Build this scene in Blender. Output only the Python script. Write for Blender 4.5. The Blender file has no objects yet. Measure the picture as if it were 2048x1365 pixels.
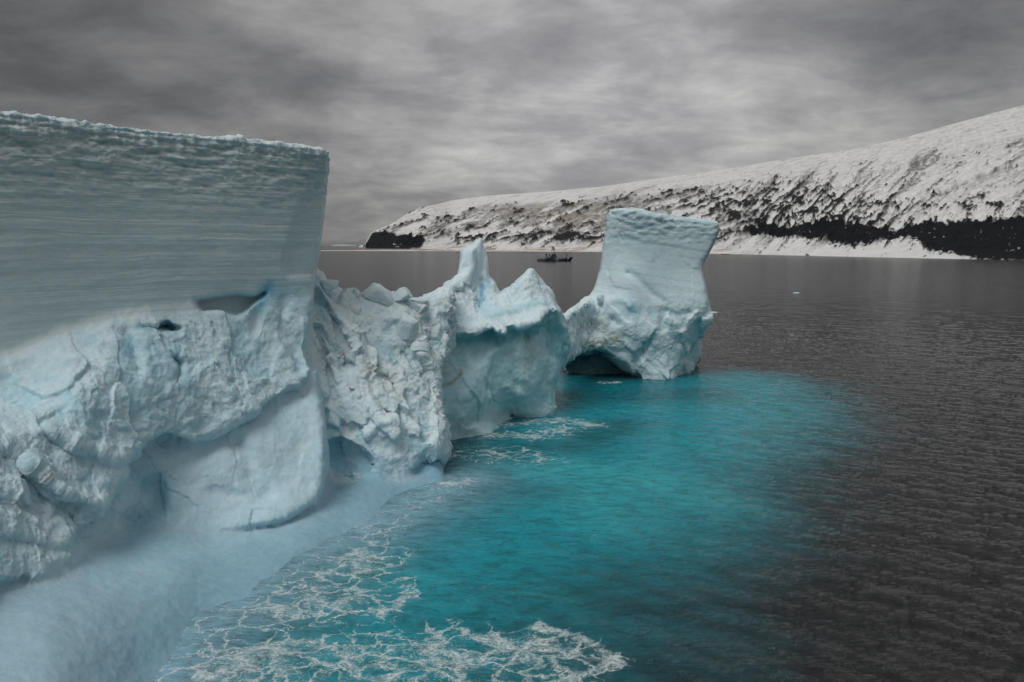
import bpy, bmesh, math, random, time
import numpy as np
from mathutils import Vector
T0 = time.time()
scene = bpy.context.scene
C = scene.collection

# ---------------------------------------------------------------- camera
F, CX, CY, HC, HZ = 1593.0, 1024.0, 682.5, 25.0, 490.0     # focal (px of the 2048 wide photo), eye 25 m over the sea
TH = math.atan((CY-HZ)/F)
cam_d = bpy.data.cameras.new('camera'); cam = bpy.data.objects.new('camera', cam_d); C.objects.link(cam)
cam_d.sensor_width = 36; cam_d.lens = F/2048*36; cam_d.clip_start = 0.5; cam_d.clip_end = 200000
cam.location = (0, 0, HC); cam.rotation_euler = (math.pi/2-TH, 0, 0)
scene.camera = cam

# ---------------------------------------------------------------- sky, sun, exposure
SUN_EL, SUN_AZ = math.radians(56), math.radians(214)        # azimuth clockwise from +Y: behind the camera, to the left
w = bpy.data.worlds.new('World'); scene.world = w; w.use_nodes = True
nt = w.node_tree; nt.nodes.clear()
def N(nt, typ, **kw):
    n = nt.nodes.new(typ)
    for k, v in kw.items():
        if k == 'inp':
            for kk, vv in v.items(): n.inputs[kk].default_value = vv
        else: setattr(n, k, v)
    return n
def L(nt, a, b): nt.links.new(a, b)
def MATH(nt, op, a, b=None, c=None, clamp=False):
    n = nt.nodes.new('ShaderNodeMath'); n.operation = op; n.use_clamp = clamp
    for i, v in enumerate((a, b, c)):
        if v is None: continue
        if isinstance(v, (int, float)): n.inputs[i].default_value = v
        else: nt.links.new(v, n.inputs[i])
    return n.outputs[0]
def RAMP(nt, fac, stops, interp='LINEAR'):
    n = nt.nodes.new('ShaderNodeValToRGB'); n.color_ramp.interpolation = interp
    e = n.color_ramp.elements
    while len(e) < len(stops): e.new(0.5)
    for i, (p, c) in enumerate(stops):
        e[i].position = p
        e[i].color = (c, c, c, 1) if isinstance(c, (int, float)) else (*c, 1)
    nt.links.new(fac, n.inputs[0]); return n.outputs[0]
def MIX(nt, fac, a, b, blend='MIX'):
    n = nt.nodes.new('ShaderNodeMix'); n.data_type = 'RGBA'; n.blend_type = blend
    for s, v in ((n.inputs[0], fac), (n.inputs[6], a), (n.inputs[7], b)):
        if isinstance(v, (int, float)): s.default_value = v
        elif isinstance(v, tuple): s.default_value = (*v, 1)
        else: nt.links.new(v, s)
    return n.outputs[2]

tc = N(nt, 'ShaderNodeTexCoord'); sx = N(nt, 'ShaderNodeSeparateXYZ'); L(nt, tc.outputs['Generated'], sx.inputs[0])
X, Y, Z = sx.outputs
zz = MATH(nt, 'MAXIMUM', Z, 0.0)
zp = MATH(nt, 'ADD', zz, 0.24)
u = MATH(nt, 'DIVIDE', X, zp); v = MATH(nt, 'DIVIDE', Y, zp)
cp = N(nt, 'ShaderNodeCombineXYZ'); L(nt, u, cp.inputs[0]); L(nt, v, cp.inputs[1])
mp = N(nt, 'ShaderNodeMapping'); mp.inputs['Rotation'].default_value = (0, 0, math.radians(-10)); mp.inputs['Scale'].default_value = (1.0, 1.15, 1)
L(nt, cp.outputs[0], mp.inputs[0])
n1 = N(nt, 'ShaderNodeTexNoise', inp={'Scale': 0.85, 'Detail': 5, 'Roughness': 0.45, 'Distortion': 0.15}); L(nt, mp.outputs[0], n1.inputs['Vector'])
n2 = N(nt, 'ShaderNodeTexNoise', inp={'Scale': 3.2, 'Detail': 8, 'Roughness': 0.62, 'Distortion': 0.2}); L(nt, mp.outputs[0], n2.inputs['Vector'])
cl = MATH(nt, 'ADD', MATH(nt, 'MULTIPLY', n1.outputs[0], 0.62), MATH(nt, 'MULTIPLY', n2.outputs[0], 0.38))
cloud = RAMP(nt, cl, [(0.34, (0.120, 0.119, 0.126)), (0.45, (0.190, 0.188, 0.192)), (0.54, (0.285, 0.282, 0.280)), (0.66, (0.45, 0.445, 0.43))])
# the thin place in the cloud deck ahead, the thick one to the left
def lobe(dx, dy, dz, e):
    l = math.sqrt(dx*dx+dy*dy+dz*dz)
    d = N(nt, 'ShaderNodeVectorMath', operation='DOT_PRODUCT'); L(nt, tc.outputs['Generated'], d.inputs[0]); d.inputs[1].default_value = (dx/l, dy/l, dz/l)
    return MATH(nt, 'POWER', MATH(nt, 'MAXIMUM', d.outputs['Value'], 0.0), e)
thin = lobe(0.09, 1, 0.22, 30)
thick = lobe(-0.75, 1, 0.32, 11)
thick2 = lobe(0.75, 1, 0.52, 24)
horizon = MATH(nt, 'SUBTRACT', 1.0, MATH(nt, 'MULTIPLY', zz, 9.0), clamp=True)
g = MATH(nt, 'ADD', 1.0, MATH(nt, 'MULTIPLY', thin, 0.85))
g = MATH(nt, 'SUBTRACT', g, MATH(nt, 'MULTIPLY', thick, 0.52))
g = MATH(nt, 'SUBTRACT', g, MATH(nt, 'MULTIPLY', thick2, 0.22))
g = MATH(nt, 'SUBTRACT', g, MATH(nt, 'MULTIPLY', horizon, 0.24))
overhead = MATH(nt, 'MULTIPLY', MATH(nt, 'SUBTRACT', zz, 0.42, clamp=True), 0.9)
g = MATH(nt, 'ADD', g, overhead)
gc = N(nt, 'ShaderNodeCombineXYZ')
for i in range(3): L(nt, g, gc.inputs[i])
cloud = MIX(nt, 1.0, cloud, gc.outputs[0], 'MULTIPLY')
sky = N(nt, 'ShaderNodeTexSky', sky_type='NISHITA', sun_disc=False, sun_elevation=SUN_EL, sun_rotation=SUN_AZ, altitude=0, air_density=1, dust_density=3)
bg1 = N(nt, 'ShaderNodeBackground', inp={'Strength': 0.05}); L(nt, sky.outputs[0], bg1.inputs[0])
bg2 = N(nt, 'ShaderNodeBackground', inp={'Strength': 1.06}); L(nt, cloud, bg2.inputs[0])
ms = N(nt, 'ShaderNodeMixShader'); ms.inputs[0].default_value = 0.93
L(nt, bg1.outputs[0], ms.inputs[1]); L(nt, bg2.outputs[0], ms.inputs[2])
wo = N(nt, 'ShaderNodeOutputWorld'); L(nt, ms.outputs[0], wo.inputs[0])

sd = bpy.data.lights.new('sun', 'SUN'); sun = bpy.data.objects.new('sun', sd); C.objects.link(sun)
sd.energy = 1.5; sd.angle = math.radians(30); sd.color = (1.0, 0.985, 0.96)
sdir = Vector((math.sin(SUN_AZ)*math.cos(SUN_EL), math.cos(SUN_AZ)*math.cos(SUN_EL), math.sin(SUN_EL)))
sun.rotation_euler = sdir.to_track_quat('Z', 'Y').to_euler()
scene.view_settings.view_transform = 'Standard'; scene.view_settings.look = 'None'
scene.view_settings.exposure = 0.08; scene.view_settings.gamma = 1.0; scene.view_settings.use_curve_mapping = False
scene.render.engine = 'CYCLES'
scene.cycles.max_bounces = 6; scene.cycles.diffuse_bounces = 4; scene.cycles.glossy_bounces = 3
scene.cycles.caustics_reflective = False

# ---------------------------------------------------------------- numeric helpers
def ray(px, py):
    """bearing of a point of the photograph: world = (a*Y, Y, HC + b*Y)"""
    px = np.asarray(px, float); py = np.asarray(py, float)
    xc = (px-CX)/F; yc = (CY-py)/F
    dy = math.cos(TH)+math.sin(TH)*yc; dz = -math.sin(TH)+math.cos(TH)*yc
    return xc/dy, dz/dy
def at(px, py, Yd):
    a, b = ray(px, py); return Vector((float(a)*Yd, Yd, HC+float(b)*Yd))
def sea_at(px, py):
    a, b = ray(px, py); Yd = -HC/b; return np.stack([a*Yd, Yd], -1)
def proj(P):
    x, y, z = P[..., 0], P[..., 1], P[..., 2]-HC
    zc = y*math.cos(TH)-z*math.sin(TH); yc = (y*math.sin(TH)+z*math.cos(TH))/zc
    return CX+F*x/zc, CY-F*yc
def H3(ix, iy, iz, seed):
    h = (ix.astype(np.uint32)*np.uint32(374761393)) ^ (iy.astype(np.uint32)*np.uint32(668265263)) ^ (iz.astype(np.uint32)*np.uint32(2147483647)) ^ np.uint32((seed*974634777+12345) & 0xffffffff)
    h ^= h >> np.uint32(15); h *= np.uint32(2246822519); h ^= h >> np.uint32(13); h *= np.uint32(3266489917); h ^= h >> np.uint32(16)
    return h
def noise(p, seed=0):
    i = np.floor(p).astype(np.int64); f = (p-i).astype(np.float32); uu = f*f*f*(f*(f*6-15)+10)
    out = np.zeros(len(p), np.float32)
    for dx in (0, 1):
        wx = uu[:, 0] if dx else 1-uu[:, 0]
        for dy in (0, 1):
            wy = uu[:, 1] if dy else 1-uu[:, 1]
            for dz in (0, 1):
                wz = uu[:, 2] if dz else 1-uu[:, 2]
                h = H3(i[:, 0]+dx, i[:, 1]+dy, i[:, 2]+dz, seed)
                gx = (h & np.uint32(1023)).astype(np.float32)/511.5-1
                gy = ((h >> np.uint32(10)) & np.uint32(1023)).astype(np.float32)/511.5-1
                gz = ((h >> np.uint32(20)) & np.uint32(1023)).astype(np.float32)/511.5-1
                out += wx*wy*wz*(gx*(f[:, 0]-dx)+gy*(f[:, 1]-dy)+gz*(f[:, 2]-dz))
    return out*1.5
def fbm(p, scale, octv=4, rough=0.5, seed=0, ridged=False):
    q = p/scale; a = 1.0; s = np.zeros(len(p), np.float32); tot = 0
    for o in range(octv):
        n = noise(q+o*17.3, seed+o*7)
        if ridged: n = 1-2*np.abs(n)*1.6
        s += a*n; tot += a; a *= rough; q = q*2.03
    return s/tot
def cells(p, scale, seed=0, tilt=1.0, lvl=0.5):
    """broken-ice facets: each 3D cell carries its own tilted plane; returns height and edge distance"""
    q = p/scale; i = np.floor(q).astype(np.int64); n = len(q)
    best = np.full(n, 9., np.float32); sec = best.copy(); hb = np.zeros(n, np.uint32); dv = np.zeros((n, 3), np.float32)
    for dx in (-1, 0, 1):
        for dy in (-1, 0, 1):
            for dz in (-1, 0, 1):
                c = i+np.array([dx, dy, dz]); h = H3(c[:, 0], c[:, 1], c[:, 2], seed)
                j = np.stack([(h & np.uint32(1023)), (h >> np.uint32(10)) & np.uint32(1023), (h >> np.uint32(20)) & np.uint32(1023)], 1).astype(np.float32)/1023.
                d = (q-c-j).astype(np.float32); d2 = (d*d).sum(1)
                m = d2 < best
                sec = np.where(m, best, np.minimum(sec, d2))
                best = np.where(m, d2, best); hb = np.where(m, h, hb); dv[m] = d[m]
    g_ = H3(hb, hb >> np.uint32(7), hb >> np.uint32(3), seed+5)
    gv = np.stack([(g_ & np.uint32(1023)), (g_ >> np.uint32(10)) & np.uint32(1023), (g_ >> np.uint32(20)) & np.uint32(1023)], 1).astype(np.float32)/511.5-1
    lv = ((g_ >> np.uint32(5)) & np.uint32(1023)).astype(np.float32)/511.5-1
    return tilt*(gv*dv).sum(1)+lvl*lv, np.sqrt(sec)-np.sqrt(best)
def sstep(x, a, b):
    t = np.clip((x-a)/(b-a), 0, 1); return t*t*(3-2*t)
def poly_sd(px, py, poly):
    P = np.asarray(poly, float); Q = np.roll(P, -1, 0)
    d = np.full(np.shape(px), 1e18); ins = np.zeros(np.shape(px), bool)
    for (ax, ay), (bx, by) in zip(P, Q):
        ex, ey = bx-ax, by-ay; wx, wy = px-ax, py-ay
        t = np.clip((wx*ex+wy*ey)/(ex*ex+ey*ey+1e-9), 0, 1)
        d = np.minimum(d, (wx-ex*t)**2+(wy-ey*t)**2)
        c = (ay > py) != (by > py)
        with np.errstate(divide='ignore', invalid='ignore'):
            ins ^= c & (px < ex*(py-ay)/(ey if ey != 0 else 1e-9)+ax)
    return np.where(ins, -1, 1)*np.sqrt(d)
def line_d(px, py, pts):
    d = np.full(np.shape(px), 1e18)
    for (ax, ay), (bx, by) in zip(pts[:-1], pts[1:]):
        ex, ey = bx-ax, by-ay; wx, wy = px-ax, py-ay
        t = np.clip((wx*ex+wy*ey)/(ex*ex+ey*ey+1e-9), 0, 1)
        d = np.minimum(d, (wx-ex*t)**2+(wy-ey*t)**2)
    return np.sqrt(d)
def tps(pts, px, py, lam=0.02):
    P = np.asarray(pts, float); xy = P[:, :2]/400; vv = P[:, 2]; n = len(P)
    def U(r2): return 0.5*r2*np.log(r2+1e-9)
    K = U(((xy[:, None]-xy[None])**2).sum(-1))+lam*np.eye(n)*0.05
    A = np.zeros((n+3, n+3)); A[:n, :n] = K; A[:n, n] = 1; A[:n, n+1:] = xy; A[n, :n] = 1; A[n+1:, :n] = xy.T
    s = np.linalg.solve(A, np.r_[vv, 0, 0, 0])
    out = s[n]+s[n+1]*px/400+s[n+2]*py/400
    for k in range(n): out = out+s[k]*U((px/400-xy[k, 0])**2+(py/400-xy[k, 1])**2)
    return out
def mesh_obj(name, V, Fq, mat, parent=None, cols=None, floats=None, smooth=True, normals=None):
    me = bpy.data.meshes.new(name)
    V = np.ascontiguousarray(V, np.float32); Fq = np.ascontiguousarray(Fq, np.int32); k = Fq.shape[1]
    me.vertices.add(len(V)); me.vertices.foreach_set('co', V.ravel())
    me.loops.add(Fq.size); me.loops.foreach_set('vertex_index', Fq.ravel())
    me.polygons.add(len(Fq)); me.polygons.foreach_set('loop_start', np.arange(0, Fq.size, k, dtype=np.int32))
    me.update(calc_edges=True)
    me.polygons.foreach_set('use_smooth', np.full(len(Fq), smooth))
    for nm, c in (cols or {}).items():
        a = me.color_attributes.new(nm, 'FLOAT_COLOR', 'POINT'); a.data.foreach_set('color', np.ascontiguousarray(np.c_[c, np.ones(len(c))], np.float32).ravel())
    for nm, c in (floats or {}).items():
        a = me.attributes.new(nm, 'FLOAT', 'POINT'); a.data.foreach_set('value', np.ascontiguousarray(c, np.float32))
    if normals is not None: me.normals_split_custom_set_from_vertices(normals.tolist())
    me.materials.append(mat)
    o = bpy.data.objects.new(name, me); C.objects.link(o)
    if parent: o.parent = parent
    return o
def tag(o, label=None, cat=None, group=None, kind=None):
    if label: o['label'] = label
    if cat: o['category'] = cat
    if group: o['group'] = group
    if kind: o['kind'] = kind
    return o
def thing(name, label, cat, loc=(0, 0, 0), rotz=0, group=None):
    o = bpy.data.objects.new(name, None); C.objects.link(o); o.location = loc; o.rotation_euler = (0, 0, rotz)
    o.empty_display_size = 0.5
    return tag(o, label, cat, group)
def new_mat(name):
    m = bpy.data.materials.new(name); m.use_nodes = True; t = m.node_tree; t.nodes.clear()
    b = t.nodes.new('ShaderNodeBsdfPrincipled'); o = t.nodes.new('ShaderNodeOutputMaterial'); t.links.new(b.outputs[0], o.inputs[0])
    return m, t, b
def flat_mat(name, col, rough=0.6, metal=0.0, var=0.15, sc=1.5):
    m, t, b = new_mat(name); c = N(t, 'ShaderNodeTexCoord')
    n = N(t, 'ShaderNodeTexNoise', inp={'Scale': sc, 'Detail': 4}); L(t, c.outputs['Object'], n.inputs['Vector'])
    L(t, MIX(t, n.outputs[0], tuple(x*(1-var) for x in col), tuple(min(1, x*(1+var)) for x in col)), b.inputs['Base Color'])
    b.inputs['Roughness'].default_value = rough; b.inputs['Metallic'].default_value = metal
    return m

# ---------------------------------------------------------------- materials
def ice_material():
    m, t, b = new_mat('glacier_ice')
    a = N(t, 'ShaderNodeAttribute', attribute_name='icecol'); r = N(t, 'ShaderNodeAttribute', attribute_name='grit')
    c = N(t, 'ShaderNodeTexCoord')
    n = N(t, 'ShaderNodeTexNoise', inp={'Scale': 1.6, 'Detail': 9, 'Roughness': 0.62, 'Distortion': 0.6}); L(t, c.outputs['Object'], n.inputs['Vector'])
    n2 = N(t, 'ShaderNodeTexNoise', inp={'Scale': 7.0, 'Detail': 6, 'Roughness': 0.65}); L(t, c.outputs['Object'], n2.inputs['Vector'])
    vo = N(t, 'ShaderNodeTexVoronoi', feature='F1', inp={'Scale': 1.9, 'Randomness': 1.0})
    wv = N(t, 'ShaderNodeVectorMath', operation='ADD'); L(t, c.outputs['Object'], wv.inputs[0])
    nn = N(t, 'ShaderNodeTexNoise', inp={'Scale': 1.2, 'Detail': 3}); L(t, c.outputs['Object'], nn.inputs['Vector'])
    sc_ = N(t, 'ShaderNodeVectorMath', operation='SCALE', inp={'Scale': 0.9}); L(t, nn.outputs['Color'], sc_.inputs[0]); L(t, sc_.outputs[0], wv.inputs[1]); L(t, wv.outputs[0], vo.inputs['Vector'])
    fac = RAMP(t, n.outputs[0], [(0.33, 0.0), (0.66, 1.0)])
    col = MIX(t, MATH(t, 'MULTIPLY', fac, MATH(t, 'ADD', 0.35, MATH(t, 'MULTIPLY', r.outputs['Fac'], 0.45))), MIX(t, 0.55, a.outputs['Color'], MIX(t, 1.0, a.outputs['Color'], (0.68, 0.82, 0.87), 'MULTIPLY')), MIX(t, 0.25, a.outputs['Color'], (0.86, 0.88, 0.88)))
    # thin beds of the layered walls, tilted and cut by fresh scars
    sa = N(t, 'ShaderNodeAttribute', attribute_name='beds')
    wm = N(t, 'ShaderNodeTexNoise', inp={'Scale': 0.12, 'Detail': 3}); L(t, c.outputs['Object'], wm.inputs['Vector'])
    wz = N(t, 'ShaderNodeVectorMath', operation='MULTIPLY'); L(t, wm.outputs['Color'], wz.inputs[0]); wz.inputs[1].default_value = (0, 0, 1.1)
    wa = N(t, 'ShaderNodeVectorMath', operation='ADD'); L(t, wz.outputs[0], wa.inputs[0]); L(t, c.outputs['Object'], wa.inputs[1])
    m1 = N(t, 'ShaderNodeMapping'); m1.inputs['Scale'].default_value = (0.022, 0.022, 3.6); m1.inputs['Rotation'].default_value = (0, math.radians(1.2), 0); L(t, wa.outputs[0], m1.inputs[0])
    b1 = N(t, 'ShaderNodeTexNoise', inp={'Scale': 1.0, 'Detail': 6, 'Roughness': 0.72}); L(t, m1.outputs[0], b1.inputs['Vector'])
    m2 = N(t, 'ShaderNodeMapping'); m2.inputs['Scale'].default_value = (0.5, 0.5, 2.6); L(t, wa.outputs[0], m2.inputs[0])
    b2 = N(t, 'ShaderNodeTexNoise', inp={'Scale': 0.8, 'Detail': 7, 'Roughness': 0.65}); L(t, m2.outputs[0], b2.inputs['Vector'])
    dark = MATH(t, 'MULTIPLY', RAMP(t, b1.outputs[0], [(0.36, 1.0), (0.50, 0.0)]), RAMP(t, b2.outputs[0], [(0.36, 1.0), (0.62, 0.15)]))
    col = MIX(t, MATH(t, 'MULTIPLY', dark, MATH(t, 'MULTIPLY', sa.outputs['Fac'], 0.50)), col, (0.30, 0.43, 0.44))
    col = MIX(t, MATH(t, 'MULTIPLY', RAMP(t, b1.outputs[0], [(0.55, 0.0), (0.68, 1.0)]), MATH(t, 'MULTIPLY', sa.outputs['Fac'], 0.35)), col, (0.76, 0.80, 0.80))
    L(t, col, b.inputs['Base Color'])
    b.inputs['Roughness'].default_value = 0.48; b.inputs['IOR'].default_value = 1.31
    b.inputs['Specular IOR Level'].default_value = 0.35
    b.inputs['Subsurface Weight'].default_value = 0.35; b.inputs['Subsurface Radius'].default_value = (0.25, 0.6, 0.8); b.inputs['Subsurface Scale'].default_value = 1.0
    hh = MATH(t, 'ADD', MATH(t, 'MULTIPLY', n.outputs[0], 0.30), MATH(t, 'MULTIPLY', n2.outputs[0], 0.10))
    hh = MATH(t, 'ADD', hh, MATH(t, 'MULTIPLY', vo.outputs['Distance'], 0.12))
    hh = MATH(t, 'MULTIPLY', hh, MATH(t, 'ADD', 0.10, r.outputs['Fac']))
    hh = MATH(t, 'ADD', hh, MATH(t, 'MULTIPLY', MATH(t, 'ADD', MATH(t, 'MULTIPLY', b1.outputs[0], 0.22), MATH(t, 'MULTIPLY', b2.outputs[0], 0.16)), sa.outputs['Fac']))
    bp = N(t, 'ShaderNodeBump', inp={'Strength': 0.8, 'Distance': 1.0}); L(t, hh, bp.inputs['Height']); L(t, bp.outputs[0], b.inputs['Normal'])
    return m
def water_material():
    m, t, b = new_mat('sea_water')
    tq = N(t, 'ShaderNodeAttribute', attribute_name='turquoise'); fo = N(t, 'ShaderNodeAttribute', attribute_name='foam'); wc = N(t, 'ShaderNodeAttribute', attribute_name='seacol')
    g_ = N(t, 'ShaderNodeNewGeometry')
    # ripples: three noise scales stretched across the wind
    mp = N(t, 'ShaderNodeMapping'); mp.inputs['Rotation'].default_value = (0, 0, math.radians(38)); mp.inputs['Scale'].default_value = (0.62, 1.15, 1.0); L(t, g_.outputs['Position'], mp.inputs[0])
    n1 = N(t, 'ShaderNodeTexNoise', inp={'Scale': 0.75, 'Detail': 8, 'Roughness': 0.66, 'Distortion': 0.5}); L(t, mp.outputs[0], n1.inputs['Vector'])
    n2 = N(t, 'ShaderNodeTexNoise', inp={'Scale': 4.0, 'Detail': 5, 'Roughness': 0.6, 'Distortion': 0.4}); L(t, mp.outputs[0], n2.inputs['Vector'])
    n0 = N(t, 'ShaderNodeTexNoise', inp={'Scale': 0.15, 'Detail': 6, 'Roughness': 0.62, 'Distortion': 0.4}); L(t, mp.outputs[0], n0.inputs['Vector'])
    hh = MATH(t, 'ADD', MATH(t, 'MULTIPLY', n1.outputs[0], 1.1), MATH(t, 'MULTIPLY', n2.outputs[0], 0.22))
    ops = N(t, 'ShaderNodeAttribute', attribute_name='open_sea')
    hh = MATH(t, 'ADD', hh, MATH(t, 'MULTIPLY', n0.outputs[0], MATH(t, 'ADD', 1.2, MATH(t, 'MULTIPLY', ops.outputs['Fac'], 6.0))))
    bp = N(t, 'ShaderNodeBump', inp={'Strength': 0.62, 'Distance': 1.0}); L(t, hh, bp.inputs['Height'])
    # lacy foam
    dn = N(t, 'ShaderNodeTexNoise', inp={'Scale': 0.42, 'Detail': 7, 'Roughness': 0.62}); L(t, g_.outputs['Position'], dn.inputs['Vector'])
    s1 = N(t, 'ShaderNodeVectorMath', operation='SCALE', inp={'Scale': 4.6}); L(t, dn.outputs['Color'], s1.inputs[0])
    ad = N(t, 'ShaderNodeVectorMath', operation='ADD'); L(t, g_.outputs['Position'], ad.inputs[0]); L(t, s1.outputs[0], ad.inputs[1])
    fl = N(t, 'ShaderNodeVectorMath', operation='MULTIPLY'); L(t, ad.outputs[0], fl.inputs[0]); fl.inputs[1].default_value = (0.7, 1, 0)
    v1 = N(t, 'ShaderNodeTexVoronoi', feature='DISTANCE_TO_EDGE', inp={'Scale': 0.62}); L(t, fl.outputs[0], v1.inputs['Vector'])
    v2 = N(t, 'ShaderNodeTexVoronoi', feature='DISTANCE_TO_EDGE', inp={'Scale': 1.9}); L(t, fl.outputs[0], v2.inputs['Vector'])
    nb = N(t, 'ShaderNodeTexNoise', inp={'Scale': 3.5, 'Detail': 6, 'Roughness': 0.7}); L(t, ad.outputs[0], nb.inputs['Vector'])
    nlow = N(t, 'ShaderNodeTexNoise', inp={'Scale': 0.33, 'Detail': 4, 'Roughness': 0.6}); L(t, g_.outputs['Position'], nlow.inputs['Vector'])
    den = MATH(t, 'MULTIPLY', fo.outputs['Fac'], MATH(t, 'SUBTRACT', MATH(t, 'MULTIPLY', nlow.outputs[0], 3.4), 0.75, clamp=False))
    l1 = MATH(t, 'SUBTRACT', 1.0, MATH(t, 'DIVIDE', v1.outputs['Distance'], MATH(t, 'ADD', 0.001, MATH(t, 'MULTIPLY', den, MATH(t, 'MULTIPLY', nb.outputs[0], 0.62)))), clamp=True)
    l2 = MATH(t, 'SUBTRACT', 1.0, MATH(t, 'DIVIDE', v2.outputs['Distance'], MATH(t, 'ADD', 0.001, MATH(t, 'MULTIPLY', MATH(t, 'SUBTRACT', den, 0.25, clamp=True), 0.30))), clamp=True)
    lace = MATH(t, 'MAXIMUM', l1, MATH(t, 'MULTIPLY', l2, 0.75))
    lace = MATH(t, 'MULTIPLY', lace, RAMP(t, nb.outputs[0], [(0.38, 0.05), (0.56, 1.0)]))
    solid = MATH(t, 'MULTIPLY', MATH(t, 'SUBTRACT', den, 0.80, clamp=True), 2.5, clamp=True)
    solid = MATH(t, 'MULTIPLY', solid, RAMP(t, nb.outputs[0], [(0.40, 0.1), (0.55, 1.0)]))
    foam = MATH(t, 'MAXIMUM', lace, solid, clamp=True)
    body = wc.outputs['Color']
    body = MIX(t, MATH(t, 'MULTIPLY', fo.outputs['Fac'], 0.16, clamp=True), body, (0.16, 0.42, 0.46))
    chop_shade = RAMP(t, MATH(t, 'ADD', MATH(t, 'MULTIPLY', n1.outputs[0], 0.65), MATH(t, 'MULTIPLY', n2.outputs[0], 0.35)), [(0.40, 0.62), (0.50, 0.98), (0.62, 1.22)])  # chop shading put into the water colour: dark troughs, lighter crests
    body = MIX(t, 1.0, body, chop_shade, 'MULTIPLY')
    L(t, MIX(t, MATH(t, 'MULTIPLY', foam, 0.92), body, (0.80, 0.86, 0.86)), b.inputs['Base Color'])
    op = N(t, 'ShaderNodeAttribute', attribute_name='open_sea')
    L(t, MATH(t, 'ADD', MATH(t, 'ADD', 0.06, MATH(t, 'MULTIPLY', op.outputs['Fac'], 0.10)), MATH(t, 'MULTIPLY', foam, 0.5)), b.inputs['Roughness'])
    b.inputs['IOR'].default_value = 1.333
    L(t, bp.outputs[0], b.inputs['Normal'])
    return m
def hill_material():
    m, t, b = new_mat('snow_and_basalt')
    a = N(t, 'ShaderNodeAttribute', attribute_name='landcol'); g_ = N(t, 'ShaderNodeNewGeometry')
    n = N(t, 'ShaderNodeTexNoise', inp={'Scale': 0.05, 'Detail': 8, 'Roughness': 0.7}); L(t, g_.outputs['Position'], n.inputs['Vector'])
    k = RAMP(t, n.outputs[0], [(0.3, 0.8), (0.7, 1.1)])
    L(t, MIX(t, 1.0, a.outputs['Color'], k, 'MULTIPLY'), b.inputs['Base Color'])
    b.inputs['Roughness'].default_value = 0.9; b.inputs['Specular IOR Level'].default_value = 0.1
    bp = N(t, 'ShaderNodeBump', inp={'Strength': 0.25, 'Distance': 5.0}); L(t, n.outputs[0], bp.inputs['Height']); L(t, bp.outputs[0], b.inputs['Normal'])
    return m
ICE, SEA, HILL = ice_material(), water_material(), hill_material()

# ---------------------------------------------------------------- the iceberg, as a solid
GX = np.arange(-300, 1481, 5.0); GY = np.arange(196, 1510, 5.0)
GK = np.exp(np.linspace(math.log(31), math.log(178), 236))
gx, gy = np.meshgrid(GX, GY, indexing='ij'); ra, rb = ray(gx, gy)
def plan_line(x0, Y0, x1, Y1, a=None):
    """distance of a vertical wall standing on the line between two bearings"""
    a = ra if a is None else a
    a0 = (x0-CX)/F/1.01; a1 = (x1-CX)/F/1.01
    X0, X1 = a0*Y0, a1*Y1; dX, dY = X1-X0, Y1-Y0
    # a*(Y0+t dY) = X0+t dX
    t = (a*Y0-X0)/(dX-a*dY)
    return Y0+t*dY
comps = []
def comp(name, poly, depth, thick, k=0.5, ztop=None):
    sdp = poly_sd(gx, gy, poly)
    Yf = depth if isinstance(depth, np.ndarray) else tps(depth, gx, gy)
    comps.append(dict(name=name, sd=sdp, Yf=Yf, th=thick, k=k, ztop=ztop)); return comps[-1]
def stroke(c, pts, wd, amt): c['Yf'] = c['Yf']+amt*np.exp(-(line_d(gx, gy, pts)/wd)**2)
def gouge(c, poly, amt, soft=10): c['Yf'] = c['Yf']+amt*sstep(-poly_sd(gx, gy, poly), 0, soft)

wallY = plan_line(0, 59, 655, 82)
A = comp('tabular_wall', [(-420, 60), (680, 60), (655, 303), (656, 330), (652, 380), (647, 440), (641, 500), (634, 530), (627, 548), (622, 600), (618, 720), (600, 900), (560, 1100), (-420, 1200)],
         wallY+np.clip((gy-330)/250, 0, 1)*0.5+0.6*sstep(gx, 560, 655)*sstep(gy, 250, 420), 30, 0.3, ztop=34.8)
fl_ = np.interp(gx, [-400, 0, 250, 400, 520, 620], [760, 705, 612, 590, 570, 548])-gy
gouge(A, [(600, 395), (585, 440), (560, 520), (570, 560), (700, 560), (700, 300), (640, 340)], 0.5, 12)
Bc = comp('lower_cliff', [(-420, 770), (-100, 745), (0, 708), (30, 706), (60, 688), (95, 676), (120, 652), (150, 655), (190, 634), (225, 628), (250, 608), (285, 618), (300, 604), (350, 596), (380, 580), (400, 584), (440, 568), (470, 574), (520, 560), (560, 548), (600, 545), (628, 552),
    (622, 600), (616, 640), (612, 700), (622, 742), (600, 775), (575, 780), (560, 795), (520, 812), (505, 830), (470, 850), (430, 870), (390, 888), (330, 872), (290, 885), (275, 905), (240, 925), (250, 945), (238, 985), (218, 1012),
    (190, 1045), (150, 1058), (140, 1080), (150, 1118), (110, 1130), (60, 1150), (0, 1172), (-420, 1300)],
    [(0, 715, 58.5), (0, 790, 56.0), (130, 655, 62.8), (250, 615, 66.7), (400, 590, 72.4), (400, 640, 70.6), (520, 590, 76.6), (600, 556, 81.2), (625, 556, 83.0), (612, 630, 79.0), (612, 700, 77.5), (620, 745, 76), (540, 720, 74.2), (470, 850, 68), (430, 870, 66.8), (330, 870, 63.5), (240, 930, 58.5), (200, 1040, 54.5),
     (0, 900, 51), (100, 900, 54.5), (0, 1170, 44.2), (300, 750, 63.5), (150, 800, 57), (450, 720, 70), (350, 680, 67.5), (-400, 800, 43), (-400, 1200, 35), (-200, 1000, 42)], 22, 0.6)
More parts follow.
